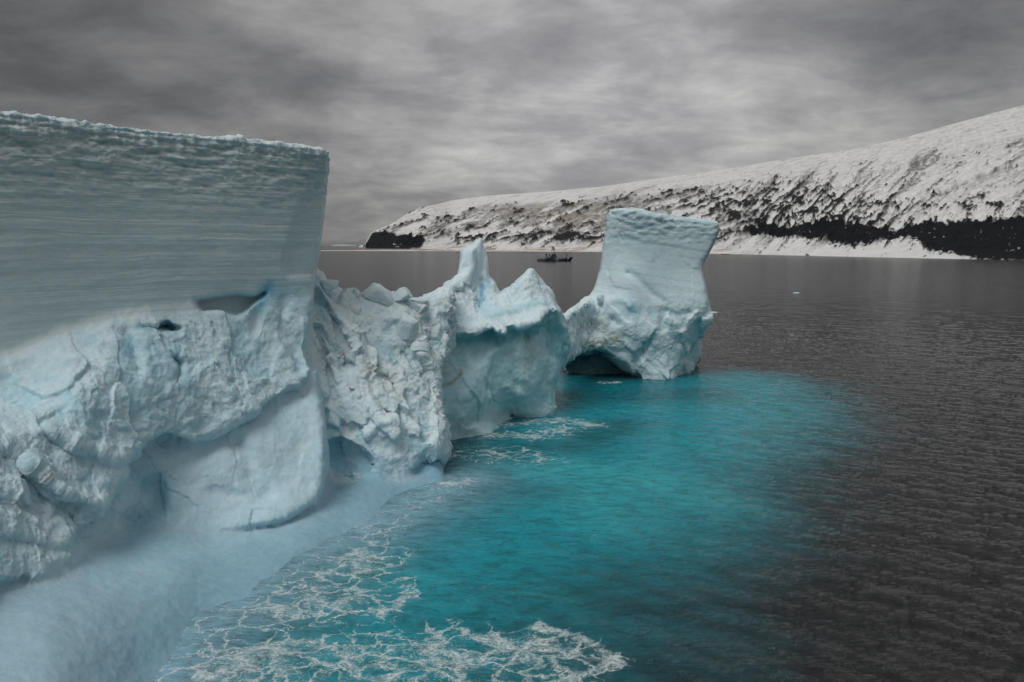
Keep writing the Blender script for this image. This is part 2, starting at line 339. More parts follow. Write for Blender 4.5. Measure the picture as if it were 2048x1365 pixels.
# hollow and gaps under the wall, crease beside the ridge
gouge(Bc, [(385, 600), (400, 595), (450, 588), (470, 585), (510, 590), (535, 575), (540, 560), (535, 590), (515, 605), (490, 625), (475, 632), (440, 625), (405, 628), (392, 618)], 3.0, 9)
gouge(A, [(385, 600), (400, 595), (450, 588), (470, 585), (510, 590), (535, 575), (540, 560), (535, 590), (515, 605), (490, 625), (475, 632), (440, 625), (405, 628), (392, 618)], 2.2, 9)
gouge(Bc, [(268, 645), (300, 655), (335, 640), (345, 650), (375, 655), (340, 662), (290, 662)], 3.0, 7)
gouge(A, [(268, 645), (300, 655), (335, 640), (345, 650), (375, 655), (340, 662), (290, 662)], 2.5, 7)
stroke(Bc, [(250, 668), (262, 690), (275, 740)], 12, 1.0)
stroke(Bc, [(540, 575), (515, 625), (508, 660)], 8, 1.2)
stroke(Bc, [(575, 570), (560, 640), (590, 700), (600, 740)], 9, 0.9)
stroke(Bc, [(345, 720), (360, 730), (350, 760)], 7, 1.3)
stroke(Bc, [(0, 925), (60, 960), (75, 1000), (140, 1030)], 18, 1.0)
stroke(Bc, [(20, 1010), (90, 1040), (150, 1050)], 14, 0.7)
stroke(Bc, [(0, 1080), (60, 1090), (110, 1105), (140, 1100)], 10, 0.5)
stroke(Bc, [(60, 930), (130, 985), (200, 1010)], 12, -1.4)
stroke(Bc, [(100, 860), (180, 900), (240, 920)], 14, -0.8)
stroke(Bc, [(610, 640), (625, 742)], 8, -0.8)
Cc = comp('lower_cliff', [(230, 860), (640, 735), (632, 770), (640, 800), (648, 850), (655, 900), (653, 935), (645, 975), (632, 1010), (560, 1045), (400, 1080), (200, 1140), (60, 1160)],
    [(600, 790, 76.5), (655, 900, 73.2), (640, 980, 70.5), (550, 850, 72.8), (560, 950, 70.4), (450, 900, 69.8), (350, 880, 68.0), (300, 960, 64), (270, 1000, 61.5), (560, 1040, 65.8), (400, 1050, 64), (640, 1010, 69), (240, 1060, 60), (150, 1120, 52), (450, 980, 67.3)], 25, 1.0)
Cc['Yf'] = Cc['Yf']-1.5*np.exp(-((gx-430)/190)**2)*np.exp(-((gy-900)/90)**2)-0.6
gouge(Cc, [(265, 960), (300, 942), (330, 945), (345, 985), (350, 1030), (250, 1080), (225, 1050)], 1.0, 34)
stroke(Cc, [(475, 890), (495, 930), (510, 975), (530, 985)], 16, 0.5)
stroke(Cc, [(430, 985), (510, 1002), (540, 995)], 12, 0.35)
stroke(Cc, [(380, 920), (450, 880), (475, 890)], 16, 0.4)
stroke(Cc, [(630, 770), (648, 860), (655, 930), (640, 985)], 14, -0.3)
Dc = comp('ice_foot', [(-420, 960), (60, 1020), (250, 1000), (420, 950), (600, 930), (660, 900), (780, 895), (872, 905), (884, 932), (890, 955), (912, 975), (985, 1010), (985, 1520), (-420, 1520)],
    [(890, 963, 82.2), (740, 1050, 69.3), (560, 1150, 58.4), (400, 1240, 51.3), (300, 1365, 43.2), (640, 1050, 67), (640, 1010, 71), (700, 1000, 74), (820, 960, 81), (820, 930, 83.5), (660, 960, 77), (740, 950, 79.5), (740, 925, 82), (500, 1100, 61), (350, 1150, 54), (200, 1200, 47.2), (100, 1300, 39.5), (0, 1200, 44), (0, 1365, 36),
     (400, 1050, 64.5), (250, 1060, 60), (500, 1050, 66.3), (100, 1150, 48.5), (-300, 1250, 36), (-300, 1450, 30), (500, 1260, 51.5), (700, 1110, 65.5), (430, 1400, 43.2), (950, 1000, 84), (800, 1040, 74.5)], 26, 1.4)
gouge(Dc, [(655, 940), (665, 925), (700, 918), (720, 935), (735, 960), (690, 985), (655, 985)], 2.5, 16)
Ec = comp('rubble_ridge', [(590, 530), (622, 540), (632, 542), (641, 552), (646, 566), (655, 574), (672, 578), (690, 590), (705, 590), (722, 598), (740, 597), (760, 600), (782, 600), (800, 601), (818, 603), (832, 600), (850, 600), (872, 594), (900, 578),
    (905, 640), (903, 665), (890, 700), (874, 738), (874, 775), (881, 810), (889, 850), (894, 885), (896, 908), (892, 922), (884, 931), (880, 945), (884, 965), (700, 1010), (590, 1020)],
    [(640, 560, 88), (615, 700, 81.5), (700, 590, 91.5), (780, 600, 94), (860, 600, 97), (650, 640, 86), (650, 700, 83.3), (700, 650, 87), (750, 700, 87), (800, 650, 91.5), (860, 700, 92.5), (650, 850, 79.8), (750, 780, 83.3), (750, 850, 81.2), (850, 780, 87), (850, 850, 84), (890, 900, 86), (700, 940, 79.5), (750, 930, 79.8), (850, 930, 82.8), (880, 940, 85.5), (620, 960, 79)], 14, 0.6)
SLABS = [([(626, 556), (640, 566), (668, 600), (700, 638), (712, 668), (695, 662), (672, 640), (648, 602)], -1.3),     # the long tilted slab
         ([(622, 600), (650, 612), (668, 650), (664, 690), (640, 650)], -0.8), ([(655, 620), (676, 640), (700, 668), (712, 700), (690, 735), (668, 680)], 0.7), ([(712, 670), (735, 690), (742, 740), (724, 715)], -0.8),
         ([(772, 612), (800, 622), (798, 640), (780, 648)], -0.9), ([(802, 645), (812, 635), (835, 668), (828, 690)], -0.9), ([(832, 640), (852, 672), (853, 690), (830, 672)], -0.7), ([(763, 672), (790, 662), (826, 690), (800, 700)], -0.6),
         ([(690, 745), (715, 738), (728, 800), (712, 800)], -0.7), ([(728, 760), (745, 840), (775, 880), (760, 880), (730, 820)], -0.6), ([(620, 745), (660, 750), (668, 800), (640, 790)], -0.6), ([(655, 800), (688, 830), (684, 865), (650, 850)], -0.5)]
for pl, am in SLABS: gouge(Ec, pl, am, 5)
stroke(Ec, [(622, 580), (640, 625), (668, 690), (690, 730)], 8, 1.2)
stroke(Ec, [(628, 640), (650, 720), (665, 790), (700, 860)], 9, 1.0)
stroke(Ec, [(705, 668), (715, 700), (735, 760), (745, 810), (790, 870)], 12, -1.1)
stroke(Ec, [(735, 760), (748, 800), (770, 830)], 8, 1.2)
stroke(Ec, [(800, 640), (835, 690), (845, 730)], 9, -1.3)
stroke(Ec, [(855, 650), (868, 690), (885, 700)], 9, 1.1)
stroke(Ec, [(735, 870), (760, 845), (790, 842)], 7, -0.8)
gouge(Ec, [(745, 750), (780, 742), (800, 770), (790, 785), (765, 775)], 1.2, 8)
gouge(Ec, [(652, 885), (680, 880), (720, 895), (760, 925), (740, 950), (690, 945), (660, 935)], 1.8, 12)
gouge(Ec, [(835, 915), (880, 905), (900, 950), (840, 960), (815, 945)], 2.0, 12)
F1 = comp('twin_peaks', [(860, 640), (872, 600), (880, 592), (884, 582), (892, 573), (905, 565), (917, 550), (919, 535), (922, 518), (924, 505), (930, 499), (938, 495), (944, 492), (950, 484), (958, 476), (964, 471), (966, 488), (968, 497), (972, 502), (975, 515), (976, 530), (975, 548), (978, 556), (984, 559), (989, 568), (994, 582), (997, 591), (1010, 582), (1022, 576), (1032, 565), (1042, 557), (1052, 546), (1056, 539), (1062, 537), (1068, 541), (1073, 556), (1080, 568), (1086, 576), (1098, 587), (1108, 600), (1113, 612), (1119, 622), (1116, 624),
    (1100, 622), (1085, 632), (1080, 646), (1062, 650), (1052, 656), (1034, 655), (1014, 654), (1014, 668), (1000, 666), (985, 656), (970, 658), (955, 668), (925, 671), (912, 676), (900, 690), (880, 720), (860, 700)],
    [(905, 668, 102.2), (885, 700, 101.5), (985, 655, 104.8), (1050, 655, 107.8), (1116, 622, 113.5), (950, 600, 111), (960, 500, 114.5), (920, 560, 112), (1060, 550, 117), (1000, 600, 113.5), (1040, 610, 113), (1100, 600, 116.5), (880, 610, 106), (930, 640, 106), (1080, 636, 110)], 11, 0.35)
stroke(F1, [(962, 560), (966, 600)], 7, 1.2); stroke(F1, [(944, 500), (943, 540), (930, 560)], 6, -1.0)
stroke(F1, [(968, 500), (965, 545)], 4, 0.7)
F2 = comp('twin_peaks', [(870, 690), (900, 668), (905, 640), (1090, 600), (1119, 620), (1125, 640), (1131, 655), (1138, 680), (1140, 698), (1133, 712), (1127, 722), (1122, 738), (1117, 758), (1109, 780), (1105, 800), (1106, 830), (1107, 930), (860, 980), (865, 760)],
    [(900, 685, 104.5), (985, 668, 107.6), (1050, 668, 111), (1120, 640, 116), (1138, 690, 118.5), (1110, 790, 116.2), (1106, 830, 115.6), (1000, 750, 107.6), (900, 750, 101.8), (885, 800, 100), (890, 850, 99.8), (895, 880, 100.4), (940, 872, 102.5), (960, 800, 103.5), (985, 862, 104.6), (1008, 838, 112.8), (1050, 834, 114), (1040, 790, 109.8), (1080, 760, 112.2), (895, 940, 97), (1000, 900, 106), (1105, 900, 112)], 12, 0.7)
stroke(F2, [(1098, 650), (1098, 720), (1094, 770)], 5, 0.8)
stroke(F2, [(1055, 672), (1052, 680)], 5, 1.4)
gouge(F2, [(1012, 835), (1024, 818), (1030, 836)], 2.0, 6); gouge(F2, [(985, 850), (1002, 820), (1010, 818), (1000, 848)], 1.6, 8)
stroke(F2, [(976, 775), (978, 795), (990, 805)], 4, 0.8); stroke(F2, [(1018, 775), (1030, 790), (1060, 792)], 5, -0.8)
stroke(F2, [(1000, 690), (960, 740), (930, 790)], 14, -0.7); gouge(F2, [(874, 770), (885, 766), (886, 774), (876, 778)], 1.5, 4)
stroke(F2, [(980, 668), (992, 688), (1004, 676)], 7, 1.0)
Gc = comp('leaning_tower', [(1219, 421), (1230, 419), (1262, 417), (1300, 424), (1350, 433), (1400, 439), (1434, 445), (1439, 452), (1438, 464), (1430, 483), (1422, 500), (1414, 514), (1407, 528), (1405, 538), (1408, 556), (1413, 575), (1416, 596), (1417, 618), (1421, 636), (1421, 646), (1411, 650), (1406, 664), (1404, 675), (1398, 677), (1399, 700), (1397, 715), (1388, 735), (1385, 746), (1386, 830), (1130, 830), (1130, 720),
    (1135, 660), (1131, 637), (1145, 622), (1172, 598), (1182, 590), (1189, 575), (1194, 560), (1200, 540), (1203, 515), (1206, 490), (1212, 460), (1216, 435)],
    [(1219, 430, 150.5), (1205, 560, 150.5), (1252, 425, 147), (1240, 560, 147.5), (1438, 450, 151), (1350, 440, 149), (1300, 600, 146.8), (1406, 540, 150.5), (1350, 560, 148), (1345, 760, 147), (1300, 757, 147.4), (1240, 756, 148), (1385, 745, 154), (1398, 700, 152.5), (1355, 720, 148.6), (1410, 640, 149), (1385, 640, 147.6), (1180, 640, 149.5), (1240, 630, 146), (1140, 640, 152), (1135, 690, 150), (1200, 680, 148), (1200, 800, 147)], 14, 0.4)
gouge(Gc, [(1105, 792), (1114, 738), (1130, 720), (1150, 707), (1172, 699), (1190, 697), (1212, 701), (1228, 712), (1255, 726), (1285, 752), (1285, 790)], 6.0, 14)
gouge(Gc, [(1346, 770), (1350, 748), (1360, 728), (1368, 708), (1390, 690), (1402, 680), (1410, 740), (1400, 780)], 3.0, 7)
gouge(Gc, [(1328, 665), (1345, 672), (1370, 676), (1398, 678), (1430, 678), (1420, 720), (1380, 700), (1350, 690)], 0.9, 6)
stroke(Gc, [(1255, 545), (1275, 556), (1300, 585), (1330, 605)], 3.5, 0.7)
stroke(Gc, [(1329, 620), (1350, 634), (1380, 625)], 4, 0.7); stroke(Gc, [(1328, 625), (1328, 660)], 5, 0.8)
stroke(Gc, [(1215, 605), (1240, 596), (1262, 612)], 9, -0.5); stroke(Gc, [(1225, 640), (1236, 650)], 5, 1.4)
stroke(Gc, [(1262, 650), (1268, 700), (1290, 740)], 7, -0.8); stroke(Gc, [(1300, 680), (1275, 720)], 7, 0.8)
Hc = comp('ice_arch', [(1095, 610), (1119, 622), (1128, 634), (1145, 622), (1175, 600), (1235, 640), (1235, 690), (1172, 701), (1150, 708), (1136, 717), (1122, 738), (1108, 720)],
    [(1110, 650, 121), (1128, 640, 128), (1135, 690, 127), (1150, 650, 138), (1152, 700, 137), (1180, 640, 147), (1200, 680, 147.2), (1225, 660, 148)], 9, 0.8)
gouge(Hc, [(1165, 668), (1195, 655), (1240, 660), (1230, 672), (1180, 682)], 0.8, 6)

def smax(a, b, k):
    h = np.maximum(k-np.abs(a-b), 0)/k; return np.maximum(a, b)+h*h*k*0.25
def comp_f(c, sd_, Yf, Yk, z):
    f = smax(sd_*Yk/F, (Yf-Yk)*0.75, c['k'])
    f = smax(f, (Yk-Yf-c['th'])*0.75, 2.0)
    if c['ztop'] is not None: f = smax(f, z-c['ztop'], 0.35)
    return f
Ykk = GK.astype(np.float32)[None, None, :]
zgrid = (HC+rb[..., None]*Ykk).astype(np.float32)
Fld = np.full(zgrid.shape, 50., np.float32)
for c in comps:
    m = c['sd'] < 60
    i0, i1 = np.where(m.any(1))[0][[0, -1]]; j0, j1 = np.where(m.any(0))[0][[0, -1]]
    yf = c['Yf'][i0:i1+1, j0:j1+1]; k0 = max(0, np.searchsorted(GK, yf[m[i0:i1+1, j0:j1+1]].min()-4)-1); k1 = min(len(GK), np.searchsorted(GK, yf[m[i0:i1+1, j0:j1+1]].max()+c['th']+4)+1)
    s = (slice(i0, i1+1), slice(j0, j1+1), slice(k0, k1))
    ff = comp_f(c, c['sd'][s[:2]][..., None].astype(np.float32), yf[..., None].astype(np.float32), Ykk[..., k0:k1], zgrid[s])
    a_ = Fld[s]; kk = 0.5
    h = np.maximum(kk-np.abs(a_-ff), 0)/kk
    Fld[s] = np.minimum(a_, ff)-h*h*kk*0.25
print('field', Fld.shape, round(time.time()-T0, 1))

def surface_nets(f):
    s = f < 0
    nx, ny, nz = f.shape
    cnt = np.zeros((nx-1, ny-1, nz-1), np.uint8)
    for a in (0, 1):
        for b in (0, 1):
            for c in (0, 1): cnt += s[a:nx-1+a, b:ny-1+b, c:nz-1+c]
    act = np.argwhere((cnt > 0) & (cnt < 8)); del cnt
    idx = np.full((nx-1, ny-1, nz-1), -1, np.int32); idx[tuple(act.T)] = np.arange(len(act))
    acc = np.zeros((len(act), 3)); n = np.zeros(len(act))
    cor = [(a, b, c) for a in (0, 1) for b in (0, 1) for c in (0, 1)]
    fv = {c: f[act[:, 0]+c[0], act[:, 1]+c[1], act[:, 2]+c[2]] for c in cor}
    for c0 in cor:
        for ax in range(3):
            if c0[ax]: continue
            c1 = list(c0); c1[ax] = 1; c1 = tuple(c1)
            f0, f1 = fv[c0], fv[c1]; cr = (f0 < 0) != (f1 < 0)
            t = np.where(cr, f0/np.where(f0-f1 == 0, 1, f0-f1), 0)
            p = np.array(c0, float)[None].repeat(len(act), 0); p[:, ax] += t
            acc[cr] += p[cr]; n += cr
    V = act+acc/n[:, None]
    quads = []
    for ax in range(3):
        sl0 = [slice(1, -1)]*3; sl0[ax] = slice(0, -1); sl1 = list(sl0); sl1[ax] = slice(1, None)
        a_, b_ = s[tuple(sl0)], s[tuple(sl1)]
        e = np.argwhere(a_ != b_); flip = a_[tuple(e.T)]
        off = np.array([1, 1, 1]); off[ax] = 0; e = e+off
        o1, o2 = [k for k in range(3) if k != ax]
        def g(d1, d2):
            q = e.copy(); q[:, o1] -= d1; q[:, o2] -= d2; return idx[q[:, 0], q[:, 1], q[:, 2]]
        q = np.stack([g(0, 0), g(1, 0), g(1, 1), g(0, 1)], 1)
        if ax == 1: q = q[:, ::-1]
        q[~flip] = q[~flip][:, ::-1]
        quads.append(q)
    Q = np.concatenate(quads); return V, Q[(Q >= 0).all(1)]
V, Q = surface_nets(Fld); del Fld, zgrid
print('nets', len(V), len(Q), round(time.time()-T0, 1))
px = np.interp(V[:, 0], np.arange(len(GX)), GX); py = np.interp(V[:, 1], np.arange(len(GY)), GY); Yv = np.exp(np.interp(V[:, 2], np.arange(len(GK)), np.log(GK)))
a_, b_ = ray(px, py); P = np.stack([a_*Yv, Yv, HC+b_*Yv], 1)
P_z = P[:, 2]
keep = (P_z[Q] > -2.5).any(1); Q = Q[keep]
used, inv = np.unique(Q, return_inverse=True); Q = inv.reshape(-1, 4); P = P[used]
def smooth_mesh(P, Q, it, lam=0.5):
    e = np.concatenate([Q[:, [0, 1]], Q[:, [1, 2]], Q[:, [2, 3]], Q[:, [3, 0]]]); e = np.concatenate([e, e[:, ::-1]])
    deg = np.bincount(e[:, 0], minlength=len(P))
    for _ in range(it):
        S = np.stack([np.bincount(e[:, 0], P[e[:, 1], k], minlength=len(P)) for k in range(3)], 1)/deg[:, None]
        P = P+lam*(S-P)
    return P
def subdivide(P, Q):
    n = len(P); e = np.stack([Q, np.roll(Q, -1, 1)], 2).reshape(-1, 2); key = e.min(1).astype(np.int64)*n+e.max(1)
    uk, iv = np.unique(key, return_inverse=True); a, b = uk//n, uk % n
    iv = iv.reshape(-1, 4)+n; mid = (P[a]+P[b])/2; fc = P[Q].mean(1); fi = np.arange(len(Q))+n+len(uk)
    out = np.concatenate([np.stack([Q[:, k], iv[:, k], fi, iv[:, (k-1) % 4]], 1) for k in range(4)])
    return np.concatenate([P, mid, fc]), out
P = smooth_mesh(P, Q, 2, 0.4)
P, Q = subdivide(P, Q); P = smooth_mesh(P, Q, 1, 0.5)
print('subdivided', len(P), len(Q), round(time.time()-T0, 1))
def vnormals(P, Q):
    n = np.cross(P[Q[:, 2]]-P[Q[:, 0]], P[Q[:, 3]]-P[Q[:, 1]])
    out = np.stack([sum(np.bincount(Q[:, k], n[:, d], minlength=len(P)) for k in range(4)) for d in range(3)], 1)
    return out/(np.linalg.norm(out, axis=1, keepdims=True)+1e-12)
Nn = vnormals(P, Q)
ctr = np.array([5, 150, 10.]); 
top = P[:, 2] > 34
if len(P[top]) and Nn[top, 2].mean() < 0: Q = Q[:, ::-1]; Nn = -Nn
# which mass does each vertex belong to
vpx, vpy = proj(P)
def samp(G, x, y):
    fx = np.clip((x-GX[0])/5, 0, len(GX)-1.001); fy = np.clip((y-GY[0])/5, 0, len(GY)-1.001); i = fx.astype(int); j = fy.astype(int); u_, v_ = fx-i, fy-j
    return G[i, j]*(1-u_)*(1-v_)+G[i+1, j]*u_*(1-v_)+G[i, j+1]*(1-u_)*v_+G[i+1, j+1]*u_*v_
FC = np.stack([comp_f(c, samp(c['sd'], vpx, vpy), samp(c['Yf'], vpx, vpy), P[:, 1], P[:, 2]) for c in comps])
Wt = np.exp(-(FC-FC.min(0))/0.35); Wt /= Wt.sum(0); cid = FC.argmin(0)
keys = ['A', 'B', 'C', 'D', 'E', 'F1', 'F2', 'G', 'H']
W = dict(zip(keys, Wt))
hi = sstep(-P[:, 2], -22, -15)       # 0 high on the tower, 1 lower down
Glow = sstep(vpy, 575, 640)*1.0
Pw = P+1.2*np.stack([fbm(P, 5, 2, seed=91), fbm(P, 5, 2, seed=92), fbm(P, 5, 2, seed=93)], 1)
def aniso(P, s): return P*np.array(s)
dn_ = np.array([0.45, -0.35, -0.82]); dn_ /= np.linalg.norm(dn_)          # the way the broken slabs slid
Ps = Pw-(Pw@dn_)[:, None]*dn_*0.58
c5, e5 = cells(Ps, 4.2, 11, 1.2, 0.16)
c2, e2 = cells(Ps+0.7*np.stack([fbm(P, 1.6, 2, seed=k) for k in (94, 95, 96)], 1), 1.7, 12, 1.2, 0.22)
c07, e07 = cells(Pw, 0.62, 13, 1.1, 0.4)
f6 = fbm(P, 7, 5, 0.5, 21); f2 = fbm(Pw+1.0*np.stack([fbm(P, 2.0, 2, seed=k) for k in (97, 98, 99)], 1), 2.4, 5, 0.58, 22); r3 = fbm(Pw, 4.5, 5, 0.52, 23, ridged=True)
print('noise', round(time.time()-T0, 1))
calm = np.zeros(len(P))
for pl, am in SLABS: calm = np.maximum(calm, sstep(-poly_sd(vpx, vpy, pl), -1, 4))
calm *= Wt[keys.index('E')]
Btop = 0.3+0.7*sstep(vpy-np.interp(vpx, [-400, 0, 250, 400, 520, 620], [760, 710, 615, 585, 562, 548]), -10, 75)
Bz = W['B']*Btop; ridge = W['E']
d = np.zeros(len(P))
amp5 = 0.24*Bz+0.10*W['C']+0.72*ridge+0.50*W['F1']+0.25*W['F2']+(0.10+0.62*Glow)*W['G']+0.5*W['H']
amp2 = 0.11*Bz+0.06*W['C']+0.26*ridge+0.18*W['F1']+0.08*W['F2']+(0.02+0.07*Glow)*W['G']+0.25*W['H']
amp07 = 0.035*Bz+0.01*W['C']+0.09*ridge+0.06*W['F1']+0.01*W['F2']+(0.0+0.05*Glow)*W['G']+0.14*W['H']
patch = sstep(fbm(P, 9, 2, seed=77), -0.25, 0.25)            # rough and calm patches alternate
thin_ = W['F1']*sstep(-vpy, -580, -540)
d += (amp5*c5+amp2*c2*(0.3+1.0*patch)+amp07*c07*(0.1+1.5*patch))*(1-0.8*calm)
d += f6*(0.12*W['A']+0.8*Bz+0.7*W['C']+0.35*W['D']+1.0*ridge+0.8*W['F1']+1.0*W['F2']+0.6*W['G']*(0.3+Glow)+0.8*W['H'])*(1-0.5*calm)
d += r3*(0.30*Bz+0.08*W['C']+0.20*ridge+0.22*W['F1']+0.18*W['F2']+0.10*W['G']*Glow+0.2*W['H'])*(1-calm)
d += f2*(0.05*W['A']+0.34*Bz+0.14*W['C']+0.04*W['D']+0.32*ridge+0.28*W['F1']+0.20*W['F2']+0.12*W['G']*(0.2+Glow)+0.4*W['H'])*(1-0.8*calm)
d *= 1-0.6*thin_
d += W['A']*(0.5*fbm(P, 14, 3, 0.5, 33))
# bedding of the old snow layers
tilt = 0.6*fbm(P*np.array([1, 1, 0.3]), 30, 2, seed=31)*2
zA = P[:, 2]+tilt+0.15*fbm(P*np.array([1, 1, 3]), 6, 3, seed=37)
def layers(zc, seed, s): 
    q = np.stack([zc/s, P[:, 0]/60, P[:, 1]/60], 1); return fbm(q, 1.0, 3, 0.6, seed)
lay1 = layers(zA, 41, 0.9); lay2 = layers(zA, 42, 0.32)
rz = np.stack([P[:, 0]*1.0, P[:, 1]*1.0, P[:, 2]*2.8], 1); scal = fbm(rz, 2.0, 5, 0.6, 43)
topA = sstep(P[:, 2], 26.5, 33.5)
flut = fbm(P*np.array([1, 1, 0.25]), 0.7, 3, 0.5, 47)*sstep(P[:, 2], 32.6, 33.6)
d += W['A']*(lay1*(0.05+0.14*topA)+lay2*(0.03+0.09*topA)+scal*(0.04+0.42*topA)+0.30*flut)
gz = P[:, 2]+0.16*(P[:, 0]-20); q = np.stack([gz/0.7, P[:, 0]/50, P[:, 1]/50], 1); layG = fbm(q, 1, 3, 0.6, 44)
topG = W['G']*sstep(P[:, 2], 23, 30)
d += W['G']*(1-Glow)*layG*0.05+topG*scal*0.6
d += W['G']*0.5*flut*sstep(P[:, 2]-(31.3-0.17*(P[:, 0]-21)), -1.2, -0.2)
d += W['D']*0.08*fbm(P*np.array([1, 1, 2]), 1.6, 4, 0.55, 58)
# dimples in the smooth foot
_, ed = cells(P, 2.6, 55)
pits = sstep(fbm(P, 1.1, 2, seed=57), 0.30, 0.5)
d *= sstep(P[:, 2], -2.5, 0.8)*0.9+0.1
back = (Nn[:, 1] > 0.3)
P0 = P; P = P+Nn*d[:, None]
# ---- ice colour: the ice's own tones, with lip and cave shade painted in
def lerp(a, b, t): return a+(np.array(b)-a)*t[:, None]
white = np.array([0.76, 0.86, 0.885]); col = np.repeat(white[None], len(P), 0)
cm = fbm(P0, 3.0, 5, 0.6, 61); cb = fbm(P0, 11, 3, 0.5, 62)
col = lerp(col, (0.69, 0.76, 0.76), W['A']*0.9)
col = lerp(col, (0.55, 0.72, 0.77), Bz*(0.45+0.55*sstep(cm, -0.3, 0.4))*0.85)
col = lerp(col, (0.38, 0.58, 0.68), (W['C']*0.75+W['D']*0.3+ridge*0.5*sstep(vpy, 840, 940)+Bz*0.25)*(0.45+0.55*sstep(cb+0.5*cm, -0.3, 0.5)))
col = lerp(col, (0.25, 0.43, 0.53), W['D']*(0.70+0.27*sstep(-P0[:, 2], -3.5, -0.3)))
col = lerp(col, (0.40, 0.66, 0.70), W['F2']*(0.45+0.4*sstep(cm, -0.3, 0.3)))
col = lerp(col, (0.68, 0.79, 0.81), W['G']*0.6)
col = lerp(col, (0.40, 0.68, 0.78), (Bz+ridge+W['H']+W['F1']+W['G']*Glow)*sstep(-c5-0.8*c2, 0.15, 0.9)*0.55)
# teal melt lines along the beds, strong near the top
lines = sstep(-lay1, 0.06, 0.40)*0.45+sstep(-lay2, 0.08, 0.4)*0.30
brk = sstep(scal, -0.35, 0.15)
col = lerp(col, (0.22, 0.38, 0.38), W['A']*np.clip(lines*(0.18+0.6*topA*sstep(-scal, -0.1, 0.3)), 0, 0.8))
col = lerp(col, (0.26, 0.42, 0.42), W['A']*topA*sstep(-scal, 0.05, 0.4)*0.45*sstep(34.6-P[:, 2], 0.3, 1.6))
col = lerp(col, (0.35, 0.50, 0.53), W['G']*(1-Glow)*np.clip(sstep(-layG, 0.08, 0.4)*0.5, 0, 1))
col = lerp(col, (0.30, 0.45, 0.46), topG*sstep(-scal, 0.05, 0.35)*0.5)
def blot(pts, wd, c, s, wn=0.6):
    global col
    dd = line_d(vpx, vpy, pts)/wd+wn*cm*2
    col = lerp(col, c, s*np.exp(-np.clip(dd, 0, 9)**2))
blue = (0.22, 0.55, 0.72); deep = (0.10, 0.38, 0.52)
blot([(540, 572), (520, 620)], 14, blue, 0.8); blot([(545, 585), (590, 590)], 22, blue, 0.5); blot([(262, 680), (258, 700)], 12, blue, 0.6); blot([(340, 645), (342, 655)], 8, deep, 0.9); blot([(275, 655), (300, 660)], 7, deep, 0.8)
blot([(351, 718), (351, 724)], 6, deep, 0.9); blot([(300, 690), (330, 720), (360, 760)], 26, blue, 0.3)
blot([(966, 575), (964, 598)], 6, (0.15, 0.50, 0.75), 0.8); blot([(975, 560), (978, 570)], 4, blue, 0.7)
blot([(665, 905), (720, 930), (745, 945)], 24, blue, 0.45); blot([(840, 930), (880, 925)], 18, blue, 0.4)
blot([(668, 703), (660, 700)], 6, blue, 0.7); blot([(900, 640), (905, 648)], 6, deep, 0.6); blot([(1280, 690), (1255, 600)], 16, blue, 0.15); blot([(1265, 610), (1275, 625)], 8, blue, 0.4)
blot([(300, 960), (320, 1000), (290, 1050)], 38, (0.20, 0.44, 0.54), 0.75)
blot([(200, 1150), (400, 1080), (560, 1050)], 50, (0.40, 0.60, 0.68), 0.5)
# compact teal ice under the twin peaks' lip, shade painted in, and on right flank
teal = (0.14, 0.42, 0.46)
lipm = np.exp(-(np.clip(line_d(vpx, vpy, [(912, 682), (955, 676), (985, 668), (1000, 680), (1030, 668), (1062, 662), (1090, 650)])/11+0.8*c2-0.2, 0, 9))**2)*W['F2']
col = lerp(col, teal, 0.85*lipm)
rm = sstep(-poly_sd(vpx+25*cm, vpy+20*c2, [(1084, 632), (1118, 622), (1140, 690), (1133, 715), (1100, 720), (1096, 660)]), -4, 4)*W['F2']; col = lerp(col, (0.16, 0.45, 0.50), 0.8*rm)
cave_shade = sstep(-poly_sd(vpx, vpy, [(1110, 790), (1118, 738), (1133, 722), (1150, 710), (1190, 702), (1215, 708), (1240, 730), (1262, 752), (1262, 790)]), -5, 6)*sstep(P0[:, 1], 138, 146); col = lerp(col, (0.03, 0.14, 0.17), 0.9*cave_shade)  # shade inside the cave, painted into the ice colour
# sediment stains
def stain(pts, wd, s, c=(0.42, 0.42, 0.34)):
    global col
    dd = line_d(vpx, vpy, pts)/wd; n = sstep(fbm(P0, 0.9, 4, 0.6, 71)+0.1, -0.25, 0.25)
    col = lerp(col, c, s*np.exp(-dd**2)*n)
stain([(1160, 655), (1185, 648), (1215, 652)], 12, 0.85, (0.28, 0.32, 0.28)); stain([(1165, 692), (1200, 684), (1240, 672)], 9, 0.75, (0.42, 0.40, 0.30))
stain([(885, 728), (892, 750)], 12, 0.6); stain([(918, 730), (920, 750), (905, 765), (885, 775)], 3.5, 0.9, (0.38, 0.32, 0.18)); stain([(1060, 680), (1062, 720), (1055, 740)], 10, 0.5)
stain([(740, 745), (770, 765), (790, 780)], 16, 0.5, (0.52, 0.52, 0.45)); stain([(150, 1000), (180, 1020)], 14, 0.4); stain([(1240, 445), (1245, 460)], 6, 0.3)
grit = np.clip(0.06*W['A']+0.65*Bz+0.25*W['C']+0.06*W['D']+1.0*ridge+0.7*W['F1']+0.3*W['F2']+(0.1+0.5*Glow)*W['G']+0.8*W['H']+0.5*W['A']*topA, 0, 1)*(0.5+0.6*patch)

